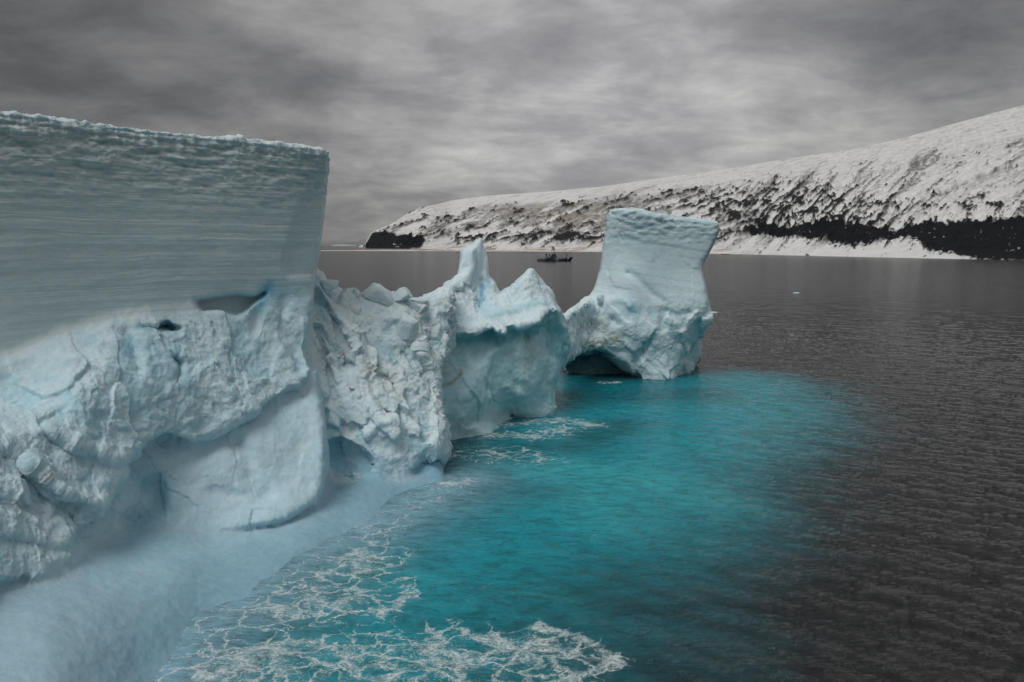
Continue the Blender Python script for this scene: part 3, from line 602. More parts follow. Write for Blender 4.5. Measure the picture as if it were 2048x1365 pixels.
beds = np.clip(W['A']*(0.25+0.45*sstep(P0[:, 2], 14, 24)+0.6*topA)+W['G']*(1-Glow)*(0.12+0.45*sstep(P0[:, 2], 22, 30)), 0, 1.4)
berg = thing('iceberg', 'huge pale blue iceberg with flat topped wall, jagged peaks and leaning tower in turquoise water', 'iceberg', (0, 0, 0))
NV = vnormals(P, Q)
labels = {'tabular_wall': 'grey white ice wall ruled with fine horizontal layers', 'lower_cliff': 'crumpled blue white ice cliff under the layered wall', 'ice_foot': 'smooth pale blue ice apron sinking into the water',
          'rubble_ridge': 'broken slope of tilted ice slabs', 'twin_peaks': 'two pointed white ice peaks over a teal undercut face', 'leaning_tower': 'square topped ice tower leaning to the right', 'ice_arch': 'low ice bridge over a dark cave'}
pid_names = list(labels); pid = np.array([pid_names.index(c['name']) for c in comps])[cid]
fp = np.sort(pid[Q], 1)[:, 1]
for k, nm in enumerate(pid_names):
    q = Q[fp == k]; us, iv = np.unique(q, return_inverse=True)
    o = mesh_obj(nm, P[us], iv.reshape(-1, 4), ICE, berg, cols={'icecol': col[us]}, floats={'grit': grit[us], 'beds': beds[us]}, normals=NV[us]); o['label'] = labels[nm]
print('iceberg', round(time.time()-T0, 1))

# loose ice blocks frozen on the saddle
def block(name, label, pxl, pyl, Yd, size, seed, squash=(1, 1, 1), group='loose ice blocks on the saddle'):
    rnd = np.random.RandomState(seed); bm = bmesh.new()
    for _ in range(15):
        v_ = rnd.normal(size=3); v_ /= np.linalg.norm(v_)**0.35; v_ = np.sign(v_)*np.abs(v_)**0.7
        bm.verts.new(tuple(v_*np.array(squash)*size*0.55))
    r = bmesh.ops.convex_hull(bm, input=bm.verts)
    bmesh.ops.delete(bm, geom=[g for g in r['geom_interior'] if isinstance(g, bmesh.types.BMVert)], context='VERTS')
    bmesh.ops.bevel(bm, geom=bm.edges[:], offset=size*0.05, segments=2, affect='EDGES', profile=0.6)
    bmesh.ops.triangulate(bm, faces=bm.faces[:])
    bmesh.ops.subdivide_edges(bm, edges=bm.edges[:], cuts=2, use_grid_fill=True)
    V_ = np.array([v.co[:] for v in bm.verts]); bm.normal_update(); nn = np.array([v.normal[:] for v in bm.verts])
    V_ += nn*(fbm(V_+seed*3.1, 0.9*size/2, 3, 0.5, seed)*0.10*size)[:, None]
    for v, co in zip(bm.verts, V_): v.co = co
    me = bpy.data.meshes.new(name); bm.to_mesh(me); bm.free(); me.polygons.foreach_set('use_smooth', [True]*len(me.polygons)); me.materials.append(ICE)
    n = len(me.vertices)
    a = me.color_attributes.new('icecol', 'FLOAT_COLOR', 'POINT'); a.data.foreach_set('color', np.tile([0.72, 0.80, 0.82, 1], n).astype(np.float32))
    a = me.attributes.new('grit', 'FLOAT', 'POINT'); a.data.foreach_set('value', np.full(n, 0.5, np.float32))
    o = bpy.data.objects.new(name, me); C.objects.link(o); o.location = at(pxl, pyl, Yd); o.rotation_euler = tuple(rnd.uniform(-0.3, 0.3, 3))
    return tag(o, label, 'ice block', group)
block('ice_block', 'flat topped square ice block on the saddle nearest the layered wall', 658, 568, 88.5, 1.7, 3, (0.95, 0.8, 0.75))
block('ice_block', 'small pointed ice block left of the large blocks', 711, 591, 92, 1.2, 7, (0.55, 0.6, 1.0))
block('ice_block', 'largest boulder like ice block in the middle of the saddle', 760, 591, 92.8, 2.7, 11, (1.0, 0.8, 0.65))
block('ice_block', 'rounded ice block just right of the largest one', 798, 592, 94, 2.1, 15, (1.0, 0.8, 0.62))
block('ice_block', 'lowest rightmost ice block on the saddle before the twin peaks', 839, 603, 95.5, 1.5, 19, (1.1, 0.8, 0.6))
block('ice_block', 'slab shaped ice block lying on the slope below the pointed one', 700, 617, 89.5, 1.9, 23, (1.0, 0.6, 0.5))
block('ice_block', 'faceted ice block halfway down the rubble slope', 818, 660, 90, 2.6, 27, (0.8, 0.6, 1.0))
block('ice_block', 'small angular ice block at the left foot of the tower', 1203, 597, 148.2, 1.9, 31, (0.9, 0.8, 0.8), 'loose ice blocks by the tower')

# ---------------------------------------------------------------- the sea
def axis(lo, hi, step, far, ratio=1.10):
    mid = list(np.arange(lo, hi+1e-6, step)); s = step; a = []; x = lo
    while x > -far: s *= ratio; x -= s; a.append(x)
    s = step; b = []; x = hi
    while x < far: s *= (1.012 if x < 420 else ratio); x += s; b.append(x)
    return np.array(a[::-1]+mid+b)
xs = axis(-42, 100, 0.40, 60000); ys = axis(34, 160, 0.40, 60000)
wx, wy = np.meshgrid(xs, ys, indexing='ij'); WP = np.stack([wx.ravel(), wy.ravel(), np.zeros(wx.size)], 1)
spx, spy = np.full(len(WP), -5000.), np.full(len(WP), 3000.)
fr = WP[:, 1] > 15; spx[fr], spy[fr] = proj(WP[fr])
near = np.exp(-(np.clip(np.hypot(WP[:, 0]-38, WP[:, 1]-110)-110, 0, None)/200)**2)
act = near > 0.02
hgt = np.zeros(len(WP)); Wp2 = WP[act]
rot = math.radians(-38); ax_ = Wp2[:, 0]*math.cos(rot)+Wp2[:, 1]*math.sin(rot); ay_ = -Wp2[:, 0]*math.sin(rot)+Wp2[:, 1]*math.cos(rot)
sw = np.stack([ax_*0.45, ay_, np.zeros(len(Wp2))], 1)
hgt[act] = (0.22*fbm(sw, 6, 3, 0.5, 201)+0.16*fbm(sw, 2.0, 3, 0.65, 202))*near[act]
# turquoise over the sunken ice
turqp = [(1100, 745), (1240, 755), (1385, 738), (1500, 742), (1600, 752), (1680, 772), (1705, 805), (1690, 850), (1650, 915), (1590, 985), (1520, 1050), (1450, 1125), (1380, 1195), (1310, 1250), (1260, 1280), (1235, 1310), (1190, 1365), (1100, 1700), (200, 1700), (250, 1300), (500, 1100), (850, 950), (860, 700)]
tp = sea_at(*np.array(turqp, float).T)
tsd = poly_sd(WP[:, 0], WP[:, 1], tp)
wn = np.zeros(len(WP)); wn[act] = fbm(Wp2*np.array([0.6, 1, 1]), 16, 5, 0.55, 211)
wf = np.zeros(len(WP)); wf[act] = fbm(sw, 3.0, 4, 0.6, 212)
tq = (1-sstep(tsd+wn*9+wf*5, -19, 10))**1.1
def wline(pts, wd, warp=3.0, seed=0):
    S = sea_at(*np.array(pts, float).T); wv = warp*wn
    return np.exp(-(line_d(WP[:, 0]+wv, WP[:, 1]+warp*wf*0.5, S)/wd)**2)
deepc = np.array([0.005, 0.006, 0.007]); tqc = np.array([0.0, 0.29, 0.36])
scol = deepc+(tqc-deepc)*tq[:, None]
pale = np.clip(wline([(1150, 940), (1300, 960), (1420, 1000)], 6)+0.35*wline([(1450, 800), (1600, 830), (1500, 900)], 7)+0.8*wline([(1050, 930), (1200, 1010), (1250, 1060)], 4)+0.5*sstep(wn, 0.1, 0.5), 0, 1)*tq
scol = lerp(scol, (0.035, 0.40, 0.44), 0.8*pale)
dk = np.clip(wline([(900, 925), (1000, 900), (1150, 890), (1250, 850)], 5)+wline([(1120, 790), (1250, 790), (1400, 790)], 9)+wline([(960, 970), (1100, 980)], 3)*0.7+0.35*sstep(-wn, 0.05, 0.4), 0, 1)*tq  # dark streaks; shaded reflection near the arch is put into the water colour
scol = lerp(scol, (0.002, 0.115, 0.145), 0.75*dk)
# ice glows through near the foot
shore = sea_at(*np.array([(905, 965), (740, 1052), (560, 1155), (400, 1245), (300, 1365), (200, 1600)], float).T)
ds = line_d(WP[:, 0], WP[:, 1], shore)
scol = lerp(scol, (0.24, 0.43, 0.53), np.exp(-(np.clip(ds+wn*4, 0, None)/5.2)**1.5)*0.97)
foam = np.clip(0.25*np.exp(-(np.clip(ds-0.5+wn, 0, None)/1.6)**2), 0, 1)
fpoly = sea_at(*np.array([(900, 965), (760, 1055), (660, 1100), (520, 1170), (400, 1240), (330, 1365), (420, 1330), (500, 1290), (600, 1270), (700, 1250), (780, 1240), (820, 1200), (800, 1160), (850, 1110), (800, 1080), (830, 1030), (900, 985)], float).T)
foam = np.maximum(foam*(0.6+wn), (0.50+0.5*wf)*(1-sstep(poly_sd(WP[:, 0]+wn*2, WP[:, 1]+wf*2, fpoly), -4.0, 1.2)))
fp2 = sea_at(*np.array([(300, 1420), (360, 1330), (470, 1290), (600, 1270), (800, 1265), (900, 1245), (1000, 1255), (1110, 1260), (1180, 1290), (1235, 1325), (1150, 1365), (1100, 1420)], float).T)
foam = np.maximum(foam, (0.52+0.6*wn+0.4*wf)*(1-sstep(poly_sd(WP[:, 0]+wn*2, WP[:, 1]+wf*2, fp2), -2.0, 1.2)))
foam = np.maximum(foam, 1.25*wline([(1075, 1255), (1130, 1268), (1175, 1285), (1205, 1305), (1232, 1325), (1195, 1340), (1150, 1352), (1120, 1375)], 0.45, 0.8))
foam = np.maximum(foam, 0.9*wline([(815, 1160), (825, 1190), (800, 1215), (770, 1228)], 0.5, 1.0))
foam = np.maximum(foam, 0.75*wline([(1000, 850), (1060, 845), (1120, 840), (1185, 850)], 1.6, 1.5)); foam = np.maximum(foam, 0.55*wline([(990, 870), (1060, 872), (1130, 858)], 2.0, 2))
foam = np.maximum(foam, 0.8*wline([(1200, 765), (1235, 765)], 0.9, 0.5)); foam = np.maximum(foam, 0.28*wline([(940, 905), (1060, 915)], 3, 3))
foam = np.clip(foam, 0, 1.3)*(1-0.75*np.exp(-(ds/1.8)**2)*sstep(wf, -0.35, 0.1))
foam = np.maximum(foam, 0.95*wline([(890, 970), (930, 962)], 0.8, 0.8))
me_q = np.arange(wx.size).reshape(wx.shape); wq = np.stack([me_q[:-1, :-1], me_q[1:, :-1], me_q[1:, 1:], me_q[:-1, 1:]], -1).reshape(-1, 4)
WP[:, 2] = hgt
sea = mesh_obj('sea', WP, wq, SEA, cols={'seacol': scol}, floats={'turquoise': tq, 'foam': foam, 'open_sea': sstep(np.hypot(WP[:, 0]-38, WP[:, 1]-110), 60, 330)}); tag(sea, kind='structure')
print('sea', len(wq), round(time.time()-T0, 1))

# ---------------------------------------------------------------- the snowy coast
cx = np.linspace(726, 2420, 1150); nv = 250; vv = np.linspace(0, 1, nv)
shy = np.interp(cx, [726, 733, 860, 900, 1000, 1200, 1440, 1700, 1900, 2048, 2420], [497.2, 497.2, 498, 500, 501, 503, 508, 514, 518, 521, 534])
rdy = np.interp(cx, [726, 735, 740, 748, 765, 790, 800, 820, 840, 870, 900, 950, 1000, 1100, 1200, 1260, 1320, 1400, 1480, 1500, 1600, 1700, 1800, 1900, 2000, 2048, 2200, 2420], [497, 478, 468, 462, 456, 444, 437, 424, 415, 410, 402, 395, 390, 383, 374, 365, 357, 345, 334, 330, 314, 300, 278, 250, 223, 211, 165, 100])
Ys = -HC/ray(cx, shy)[1]; Ys = np.minimum(Ys, 5400); Ys = np.convolve(np.pad(Ys, 15, 'edge'), np.ones(31)/31, 'valid')
Yr = Ys*1.45+500
VV, CXg = np.meshgrid(vv, cx, indexing='ij')
SH, RD, YS, YR = (np.broadcast_to(a, VV.shape) for a in (shy, rdy, Ys, Yr))
Yh = YS+(YR-YS)*VV
g_ = np.where(VV < 0.25, 0.32*(VV/0.25)**1.15, 0.32+0.68*((VV-0.25)/0.75)**0.88)
pyh = SH+(RD-SH)*g_
hx, hb_ = ray(CXg, pyh); HP = np.stack([hx*Yh, Yh, np.maximum(HC+hb_*Yh, -1)], -1)
s0 = HP[0, :, 2:3].T*0
HP[..., 2] -= HP[0:1, :, 2]*(1-VV)**3
cf = CXg.ravel(); pf = pyh.ravel(); vf = VV.ravel(); H_ = HP.reshape(-1, 3)
def hn1(alpha, lx, ly, octv, seed, ridged, rough):
    a = math.radians(alpha); s = (cf*math.cos(a)-pf*math.sin(a)); t = (cf*math.sin(a)+pf*math.cos(a))
    return fbm(np.stack([s/lx, t/ly, np.zeros_like(s)+seed*3.7], 1), 1.0, octv, rough, seed, ridged)
wob = 9*fbm(np.stack([cf/70, pf/40, cf*0], 1), 1.0, 3, 0.5, 333)
cf0, pf0 = cf, pf; pf = pf+wob
def hn(alpha, lx, ly, octv, seed, ridged=False, rough=0.55):
    if alpha is not None: return hn1(alpha, lx, ly, octv, seed, ridged, rough)
    w_ = sstep(cf, 1380, 1560)*(1-0.6*sstep(cf, 1750, 1950)); return hn1(21, lx, ly, octv, seed, ridged, rough)*(1-w_)+hn1(43, lx, ly, octv, seed+50, ridged, rough)*w_
al = None
st1 = hn(al, 150, 22, 5, 301); st2 = hn(al, 45, 5, 5, 302); iso = hn(0, 26, 14, 5, 303, rough=0.62); fine = hn(8, 9, 4, 4, 304, rough=0.7); gul = hn(al, 60, 14, 4, 305, True)
fine_done = 1; pf = pf0
up = (pf-RD.ravel())/(SH.ravel()-RD.ravel())     # 0 ridge, 1 shore
sdR = poly_sd(cf+22*iso+10*st2, pf+16*iso+9*fine+8*st2, [(1495, 462), (1520, 450), (1560, 447), (1620, 440), (1660, 443), (1700, 446), (1780, 458), (1850, 442), (1900, 438), (1960, 440), (2048, 432), (2500, 415), (2500, 580), (2048, 523), (1960, 520), (1900, 505), (1860, 505), (1830, 478), (1790, 476), (1740, 490), (1690, 490), (1620, 476), (1560, 475), (1500, 472)])
sdL = poly_sd(cf+6*iso, pf+5*iso, [(728, 503), (738, 472), (745, 464), (765, 466), (790, 468), (815, 470), (845, 478), (852, 484), (838, 495), (820, 499)])
cliff = np.maximum(1-sstep(sdR, -3, 3), 1-sstep(sdL, -2, 2))
zone = np.exp(-((cf-1620)/190)**2)*np.exp(-((pf-415)/42)**2)*0.55+np.exp(-((cf-1120)/110)**2)*np.exp(-((pf-476)/9)**2)*0.65+np.exp(-((cf-1450)/60)**2)*np.exp(-((pf-455)/40)**2)*0.25+np.exp(-((cf-930)/90)**2)*np.exp(-((pf-478)/12)**2)*0.28+np.exp(-((cf-1950)/160)**2)*np.exp(-((pf-405)/28)**2)*0.30+np.exp(-((cf-1430)/90)**2)*np.exp(-((pf-405)/14)**2)*0.3
zone = zone+0.30*np.exp(-(np.clip(np.abs(sdR), 0, None)/16)**2)*sstep(iso+st1, -0.2, 0.2)+0.12*(1-sstep(cf, 1300, 1500))
bare = sstep(iso*0.9+fine*0.6+st2*0.8+zone*0.85, 0.38, 0.52)*sstep(up, 0.08, 0.2)
scree = sstep(st1*1.3+0.75*st2+0.35*fine+0.34*np.exp(-((cf-1130)/330)**2)-0.12*sstep(cf, 1500, 1900), -0.04, 0.26)*sstep(up+0.25*st1, 0.12, 0.30)*(1-sstep(up, 0.86, 0.95))
thinl = (sstep(hn(14, 34, 1.8, 4, 306)+0.4*fine, 0.05, 0.35)*0.6+sstep(iso+st2, 0.1, 0.5)*0.25)*(1-sstep(up, 0.55, 0.9))
snow = np.array([0.69, 0.69, 0.685]); hc = np.repeat(snow[None], len(cf), 0)
hc = lerp(hc, (0.40, 0.40, 0.40), thinl)
hc = lerp(hc, (0.14, 0.137, 0.135), scree*(0.45+0.5*sstep(fine+st2, -0.3, 0.4)))
hc = lerp(hc, (0.30, 0.26, 0.21), scree*np.exp(-((cf-1120)/130)**2)*np.exp(-((pf-430)/22)**2)*0.6)
hc = lerp(hc, (0.024, 0.025, 0.027), bare)
hc = lerp(hc, (0.012, 0.013, 0.015), cliff*(1-0.6*sstep(fine*0.8+0.5*st2+0.5*hn(0, 40, 3.2, 4, 308), 0.34, 0.50)))
be = sstep(up, 0.90, 0.96)*(1-sstep(cf, 1400, 1600))*(1-cliff)
hc = lerp(hc, (0.36, 0.28, 0.23), be*sstep(st2+hn(3, 60, 2.5, 4, 307)*1.2, -0.15, 0.35)*0.85)
r1 = [(2300, 215), (2048, 268), (1960, 288), (1860, 318), (1760, 342), (1690, 362), (1620, 390)]; r2 = [(2300, 260), (2048, 322), (1960, 346), (1890, 375), (1820, 408), (1760, 432)]
low1 = np.interp(cf, [p[0] for p in r1[::-1]], [p[1] for p in r1[::-1]]); low2 = np.interp(cf, [p[0] for p in r2[::-1]], [p[1] for p in r2[::-1]])
def below(y0, h, x0): return sstep(pf-y0, -1.0, 1.5)*np.exp(-np.clip(pf-y0, 0, None)/h)*sstep(cf, x0, x0+60)
rb_ = below(low1, 12, 1620)*0.55*sstep(st2+fine, -0.25, 0.3)+below(low2, 26, 1750)*0.8*sstep(st2+0.6*fine, -0.3, 0.25)
hc = lerp(hc, (0.17, 0.17, 0.17), np.clip(rb_, 0, 1)*(1-cliff)*(1-bare))
lf = np.exp(-((cf-800)/60)**2)*sstep(12-(pf-RD.ravel()), 0, 8)*sstep(iso+fine, 0.1, 0.3); hc = lerp(hc, (0.02, 0.02, 0.022), lf)
scl = (H_[:, 1]/3000)
dz = -14*(below(low1, 20, 1620)+below(low2, 24, 1750))*(H_[:, 1]/3000)
dz = dz+(gul*9*sstep(up, 0.1, 0.4)*(1-be)+iso*1.5+st1*9*sstep(up, 0.25, 0.5)+st2*2.5*sstep(up, 0.1, 0.4))*scl*sstep(vf, 0.0, 0.08)*sstep(H_[:, 2], 2, 30)+fine*2.5*sstep(H_[:, 2], 2, 20)
dz += (bare*7+scree*2)*scl*sstep(vf, 0.02, 0.1)
edge = sstep(vf, 0.93, 1.0); dz = dz*(1-0.75*edge)
H_[:, 2] += dz
# roll over behind the crest
hp = H_.reshape(nv, len(cx), 3); hcc = hc.reshape(nv, len(cx), 3)
extra = []; 
for k, (dd, dh) in enumerate(((150, 6), (500, -10), (1200, -90), (2400, -420))):
    r_ = hp[-1].copy(); f_ = (r_[:, 1]+dd)/r_[:, 1]; r_[:, 0] *= f_; r_[:, 1] *= f_; r_[:, 2] = np.maximum(r_[:, 2]+min(dh, 0)+0*r_[:, 2], -5); extra.append(r_)
hp = np.concatenate([hp]+[e[None] for e in extra]); hcc = np.concatenate([hcc]+[hcc[-1:]]*4)
lowr = hp[0:1].copy(); lowr[..., 2] = -3; hp = np.concatenate([lowr, hp]); hcc = np.concatenate([hcc[:1], hcc])
n0, n1 = hp.shape[:2]; ii = np.arange(n0*n1).reshape(n0, n1); hq = np.stack([ii[:-1, :-1], ii[:-1, 1:], ii[1:, 1:], ii[1:, :-1]], -1).reshape(-1, 4)
tag(mesh_obj('hillside', hp.reshape(-1, 3), hq, HILL, cols={'landcol': hcc.reshape(-1, 3)}), kind='structure')

# low gravel beach in front of the headland
bx = np.linspace(560, 1460, 500); b0 = np.interp(bx, [560, 700, 1000, 1200, 1460], [502.8, 502.4, 503.2, 504.6, 508.9]); b1 = b0-np.interp(bx, [560, 640, 800, 1100, 1400, 1460], [1.0, 1.3, 3.0, 4.0, 2.5, 0.2])
rows = []; rc = []
for t in np.linspace(0, 1, 9):
    yy = b0+(b1-b0)*t; a_, b_ = ray(bx, yy); hgt_ = 1.2*t
    Yd = (hgt_-HC)/b_; Yd = np.minimum(Yd, 6000)
    rows.append(np.stack([a_*Yd, Yd, np.full_like(Yd, hgt_ if t > 0 else -0.2)], 1))
    n = fbm(np.stack([bx/30, np.full_like(bx, t*1.5), bx*0], 1), 1, 5, 0.6, 401)
    c = np.repeat(np.array([[0.58, 0.55, 0.52]]), len(bx), 0); c = lerp(c, (0.36, 0.25, 0.20), sstep(n, -0.1, 0.3)*0.9); c = c if t > 0.2 else lerp(c, (0.72, 0.72, 0.70), np.full(len(bx), 0.8))
    rc.append(c)
R_ = np.array(rows); ii = np.arange(R_.shape[0]*R_.shape[1]).reshape(R_.shape[:2]); bq = np.stack([ii[:-1, :-1], ii[:-1, 1:], ii[1:, 1:], ii[1:, :-1]], -1).reshape(-1, 4)
GRAVEL, t_, b_ = new_mat('beach_gravel'); a_ = N(t_, 'ShaderNodeAttribute', attribute_name='landcol'); L(t_, a_.outputs['Color'], b_.inputs['Base Color']); b_.inputs['Roughness'].default_value = 0.95; b_.inputs['Specular IOR Level'].default_value = 0.1
tag(mesh_obj('beach', R_.reshape(-1, 3), bq[:, ::-1], GRAVEL, cols={'landcol': np.array(rc).reshape(-1, 3)}), kind='structure')
print('land', round(time.time()-T0, 1))

# ---------------------------------------------------------------- small bergs and floes
def floe(name, label, cat, pxl, pyl, length, height, depth, seed, group=None):
    rnd = np.random.RandomState(seed); p = sea_at(pxl, pyl); bm = bmesh.new()
    n = 40; lower, upper, backr = [], [], []
    prof = 0.35+0.65*np.abs(np.sin(np.linspace(0.3, 2.9, n)))*(0.55+0.45*np.interp(np.linspace(0, 1, n), np.linspace(0, 1, 9), rnd.uniform(0, 1, 9)))
    g = []
    for i in range(n):
        t = i/(n-1); x = (t-0.5)*length; yy = depth*0.5*math.sin(math.pi*min(max(t, .03), .97)); h = height*prof[i]*(1 if 0 < i < n-1 else 0.2)
        g.append([(x, -yy, -1), (x, -yy*0.95, h*0.55), (x, -yy*0.5, h), (x, yy*0.5, h*0.92), (x, yy*0.95, h*0.5), (x, yy, -1)])
    vs = [[bm.verts.new(c) for c in r] for r in g]
    for i in range(n-1):
        for j in range(5): bm.faces.new((vs[i][j], vs[i+1][j], vs[i+1][j+1], vs[i][j+1]))
    bm.faces.new(vs[0][::-1]); bm.faces.new(vs[-1])
    bmesh.ops.recalc_face_normals(bm, faces=bm.faces[:])
    me = bpy.data.meshes.new(name); bm.to_mesh(me); bm.free(); me.materials.append(ICE)
    nvv = len(me.vertices); a = me.color_attributes.new('icecol', 'FLOAT_COLOR', 'POINT'); a.data.foreach_set('color', np.tile([0.74, 0.80, 0.82, 1], nvv).astype(np.float32))
    a = me.attributes.new('grit', 'FLOAT', 'POINT'); a.data.foreach_set('value', np.full(nvv, 0.1, np.float32))
    o = bpy.data.objects.new(name, me); C.objects.link(o); o.location = (p[0], p[1], 0)
    return tag(o, label, cat, group)
floe('ice_floe', 'small white ice floe alone on the grey water right of the tower', 'ice floe', 1593, 587, 3.4, 0.75, 1.8, 1)
floe('ice_floe', 'tiny white ice floe just beside the right edge of the tower', 'ice floe', 1428, 626, 3.0, 0.5, 2.0, 2)
floe('distant_iceberg', 'long flat iceberg on the horizon beside the layered wall', 'iceberg', 688, 491.4, 900, 22, 300, 3)
floe('distant_iceberg', 'small pale iceberg off the black tip of the headland', 'iceberg', 728, 495.5, 90, 24, 60, 4)

# ---------------------------------------------------------------- the patrol ship
DARK = flat_mat('black_paint', (0.014, 0.016, 0.018), 0.5); GREY = flat_mat('grey_paint', (0.13, 0.12, 0.12), 0.5); BLUE = flat_mat('navy_paint', (0.02, 0.045, 0.09), 0.5); PALE = flat_mat('pale_paint', (0.5, 0.52, 0.52), 0.5)
def camo():
    m, t, b = new_mat('camouflage_paint'); c = N(t, 'ShaderNodeTexCoord'); mp = N(t, 'ShaderNodeMapping'); mp.inputs['Scale'].default_value = (0.11, 0.11, 0.26); mp.inputs['Rotation'].default_value = (0, 0.6, 0); L(t, c.outputs['Object'], mp.inputs[0])
    n = N(t, 'ShaderNodeTexNoise', inp={'Scale': 1.0, 'Detail': 1.0, 'Distortion': 0.8}); L(t, mp.outputs[0], n.inputs['Vector'])
    L(t, RAMP(t, n.outputs[0], [(0.0, (0.014, 0.016, 0.018)), (0.46, (0.02, 0.045, 0.085)), (0.515, (0.014, 0.016, 0.018)), (0.53, (0.21, 0.18, 0.18)), (0.68, (0.02, 0.022, 0.024))], 'CONSTANT'), b.inputs['Base Color'])
    b.inputs['Roughness'].default_value = 0.5; return m
CAMO = camo()
sp = sea_at(1109, 523.2); ship = thing('ship', 'dark camouflage painted ship with two masts steaming off the snowy coast', 'ship', (float(sp[0]), float(sp[1]), 0))
def bobj(name, bm, m, parent, bevel=0):
    if bevel: bmesh.ops.bevel(bm, geom=[e for e in bm.edges], offset=bevel, segments=1, affect='EDGES')
    bmesh.ops.recalc_face_normals(bm, faces=bm.faces[:]); me = bpy.data.meshes.new(name); bm.to_mesh(me); bm.free(); me.materials.append(m)
    o = bpy.data.objects.new(name, me); C.objects.link(o); o.parent = parent; return o
def pbox(bm, x0, x1, y0, y1, z0, z1, rake=0):
    c = [(x0, y0, z0), (x1, y0, z0), (x1, y1, z0), (x0, y1, z0), (x0+rake, y0, z1), (x1-rake, y0, z1), (x1-rake, y1, z1), (x0+rake, y1, z1)]
    v_ = [bm.verts.new(p) for p in c]
    for f in ((0, 3, 2, 1), (4, 5, 6, 7), (0, 1, 5, 4), (1, 2, 6, 5), (2, 3, 7, 6), (3, 0, 4, 7)): bm.faces.new([v_[i] for i in f])
def tube(bm, p, q, r, r2=None, n=8):
    p, q = Vector(p), Vector(q); d_ = (q-p).normalized(); a_ = d_.orthogonal().normalized(); b_ = d_.cross(a_); r2 = r if r2 is None else r2
    A_ = [bm.verts.new(p+r*(a_*math.cos(t)+b_*math.sin(t))) for t in [2*math.pi*i/n for i in range(n)]]; B_ = [bm.verts.new(q+r2*(a_*math.cos(t)+b_*math.sin(t))) for t in [2*math.pi*i/n for i in range(n)]]
    for i in range(n): bm.faces.new((A_[i], A_[(i+1) % n], B_[(i+1) % n], B_[i]))
    bm.faces.new(A_[::-1]); bm.faces.new(B_)
# hull: bow to the right (+x)
bm = bmesh.new(); st = []
for x, wb, wd_, zt in ((-26, 2.6, 3.8, 3.9), (-24.5, 3.6, 4.5, 3.8), (-18, 4.5, 5.0, 3.4), (-8, 4.8, 5.1, 3.1), (4, 4.8, 5.1, 3.2), (12, 4.2, 5.0, 3.8), (18, 3.0, 4.5, 4.9), (23, 1.4, 3.3, 6.0), (26.2, 0.35, 1.8, 6.8), (28, 0.06, 0.12, 7.3)):
    sh = 1.0 if x < 20 else 1.0
    xb = x if x < 18 else 18+(x-18)*0.62
    st.append([bm.verts.new(c) for c in ((xb, 0, -2), (xb, -wb*0.75, -1), (xb+(x-xb)*0.15, -wb, 0.3), (x, -wd_, zt), (x, 0, zt-0.4), (x, wd_, zt), (xb+(x-xb)*0.15, wb, 0.3), (xb, wb*0.75, -1))])
for a_, b_ in zip(st[:-1], st[1:]):
    for j in range(8): bm.faces.new((a_[j], b_[j], b_[(j+1) % 8], a_[(j+1) % 8]))
bm.faces.new(st[0]); bm.faces.new(st[-1][::-1])
hull = bobj('hull', bm, CAMO, ship)
bm = bmesh.new()
bm.free()
for s in (-1, 1):
    for x0, x1, yo in ((19.2, 20.5, 4.0), (20.9, 22.2, 3.45)):
        bm = bmesh.new(); pbox(bm, x0, x1, min(s*yo, s*(yo+0.3)), max(s*yo, s*(yo+0.3)), 3.9, 5.2); bobj('bow_mark', bm, PALE, hull)
bm = bmesh.new(); tube(bm, (27.5, 0, 7.2), (27.5, 0, 8.4), .05)
for s in (-1, 1):
    for x in range(8, 27, 3): tube(bm, (x, s*(4.7 if x < 18 else 4.7-(x-18)*0.4), 3.6+max(0, x-12)*0.22), (x, s*(4.7 if x < 18 else 4.7-(x-18)*0.4), 4.7+max(0, x-12)*0.22), .05, n=5)
    tube(bm, (8, s*4.7, 4.7), (18, s*4.7, 5.6), .05, n=5); tube(bm, (18, s*4.7, 5.6), (26, s*1.6, 7.9), .05, n=5)
bobj('railing', bm, DARK, hull)
bm = bmesh.new(); pbox(bm, -16.5, 3.6, -4.6, 4.6, 2.8, 6.0, 0.3); ss = bobj('deckhouse', bm, CAMO, ship, 0.12)
bm = bmesh.new(); pbox(bm, -13.5, -10.5, -3.4, 3.4, 6.0, 7.6, 0.3); bobj('aft_cabin', bm, BLUE, ss, 0.1)
bm = bmesh.new(); pbox(bm, -6.5, 3.2, -4.1, 4.1, 6.0, 8.7, 0.25); bridge = bobj('bridge', bm, CAMO, ship, 0.1)
bm = bmesh.new(); pbox(bm, -4.5, 2.4, -3.4, 3.4, 8.7, 10.9, 0.35); bobj('wheelhouse', bm, DARK, bridge, 0.1)
for x in (-3.4, -2.0, -0.6, 0.8):
    bm = bmesh.new(); pbox(bm, x, x+0.9, -3.43+0.12, -3.2, 9.6, 10.3); bobj('window', bm, BLUE, bridge)
for x in (-14.5, -11, -5.5, -2, 1):
    bm = bmesh.new(); tube(bm, (x, -4.52, 4.6), (x, -4.35, 4.6), 0.28, n=10); bobj('porthole', bm, PALE if x == -11 else BLUE, ss)
bm = bmesh.new(); tube(bm, (-7.6, 0, 8.4), (-7.9, 0, 11.0), 1.3, 1.1, 14); bobj('funnel', bm, DARK, ship)
bm = bmesh.new(); tube(bm, (-0.8, 0, 10.9), (-0.8, 0, 16.8), .45, .18); tube(bm, (-0.8, -2.2, 12.6), (-0.8, 2.2, 12.6), .12); pbox(bm, -2.2, 0.9, -.15, .15, 11.7, 12.1); tube(bm, (1.4, 1, 10.9), (1.4, 1, 13.2), .12, .06); tube(bm, (-2.6, 0, 10.9), (-0.8, 0, 13.6), .1)
bobj('main_mast', bm, DARK, ship)
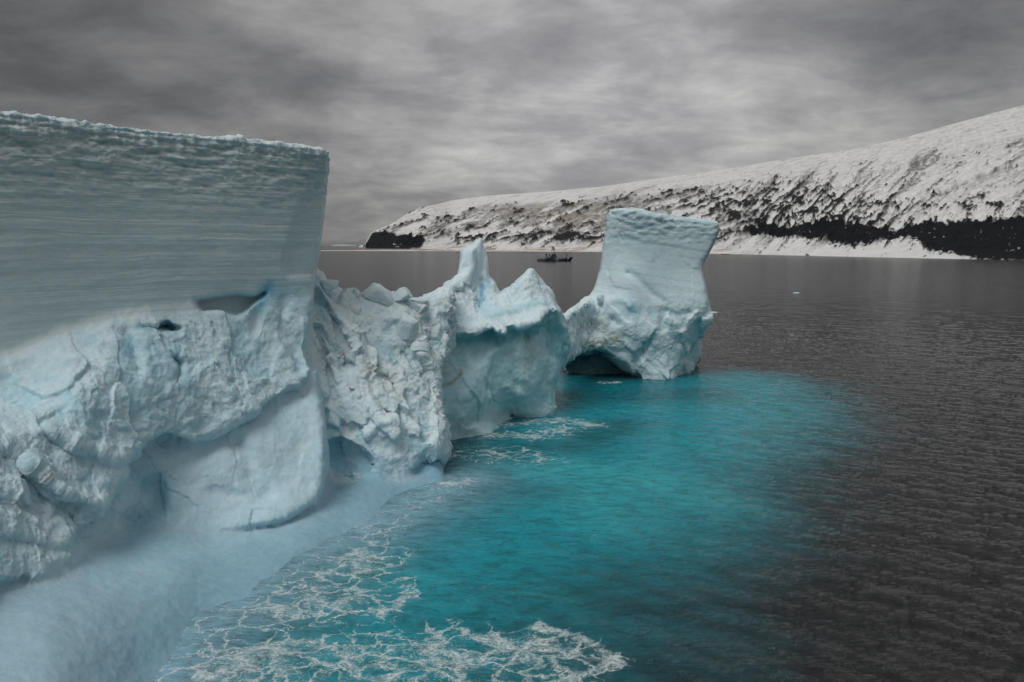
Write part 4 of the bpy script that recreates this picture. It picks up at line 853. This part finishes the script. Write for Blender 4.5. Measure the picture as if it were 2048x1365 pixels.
bm = bmesh.new(); tube(bm, (18.0, 0, 4.4), (17.3, 0, 14.6), .5, .22); tube(bm, (17.5, 0, 11.6), (20.6, 0, 5.3), .2, n=6); tube(bm, (17.4, -1.5, 12.6), (17.4, 1.5, 12.6), .1, n=6); tube(bm, (17.3, 0, 14.0), (18.2, 0, 14.3), .12)
bobj('foremast', bm, DARK, ship)
bm = bmesh.new(); tube(bm, (-12.6, 0, 7.5), (-12.6, 0, 9.2), .5, .35); bmesh.ops.create_icosphere(bm, subdivisions=3, radius=1.7, matrix=__import__('mathutils').Matrix.Translation((-12.6, 0, 10.2))); bobj('radar_dome', bm, DARK, ship)
bm = bmesh.new(); pbox(bm, -29.0, -16.0, -4.4, 4.4, 5.3, 5.65)
for x in (-27.5, -23.5, -19.5):
    for s in (-1, 1): tube(bm, (max(x, -25.5), s*3.6, 3.4), (x, s*3.9, 5.35), .14, n=6)
bobj('helicopter_deck', bm, GREY, ship)
bm = bmesh.new(); pbox(bm, 5.2, 9.0, -2.4, 2.4, 3.0, 4.4, .15); bobj('hatch', bm, GREY, ship, .06)
bm = bmesh.new(); tube(bm, (6.4, 0, 4.3), (6.4, 0, 6.4), .45, .35); tube(bm, (6.4, 0, 6.2), (13.5, 0, 5.3), .22, .12); bobj('crane', bm, DARK, ship)
bm = bmesh.new(); pbox(bm, 11.2, 13.6, -1.2, 1.2, 3.4, 4.9, .2); bobj('winch', bm, BLUE, ship, .05)
for s in (-1, 1):
    bm = bmesh.new(); bmesh.ops.create_icosphere(bm, subdivisions=2, radius=1)
    for v_ in bm.verts: v_.co = Vector((v_.co.x*2.6-9.0, v_.co.y*0.85+s*4.1, max(v_.co.z, -0.7)*0.8+7.2))
    bobj('lifeboat', bm, GREY, ship)
# its wake
wp = sea_at(np.array([1074., 1000, 900]), np.array([523.4, 523.0, 521.8])); bm = bmesh.new()
FOAMM = flat_mat('wake_foam', (0.20, 0.20, 0.20), 0.6, var=0.5, sc=0.05)
pts = [bm.verts.new((wp[i, 0], wp[i, 1]+s*(1.2+1.8*i), 0.06)) for i in range(3) for s in (-1, 1)]
for i in range(2): bm.faces.new((pts[2*i], pts[2*i+2], pts[2*i+3], pts[2*i+1]))
wk = bobj('ship_wake', bm, FOAMM, None); wk['kind'] = 'stuff'; tag(wk, 'faint pale wake trailing left behind the dark ship', 'wake')
print('done', round(time.time()-T0, 1))
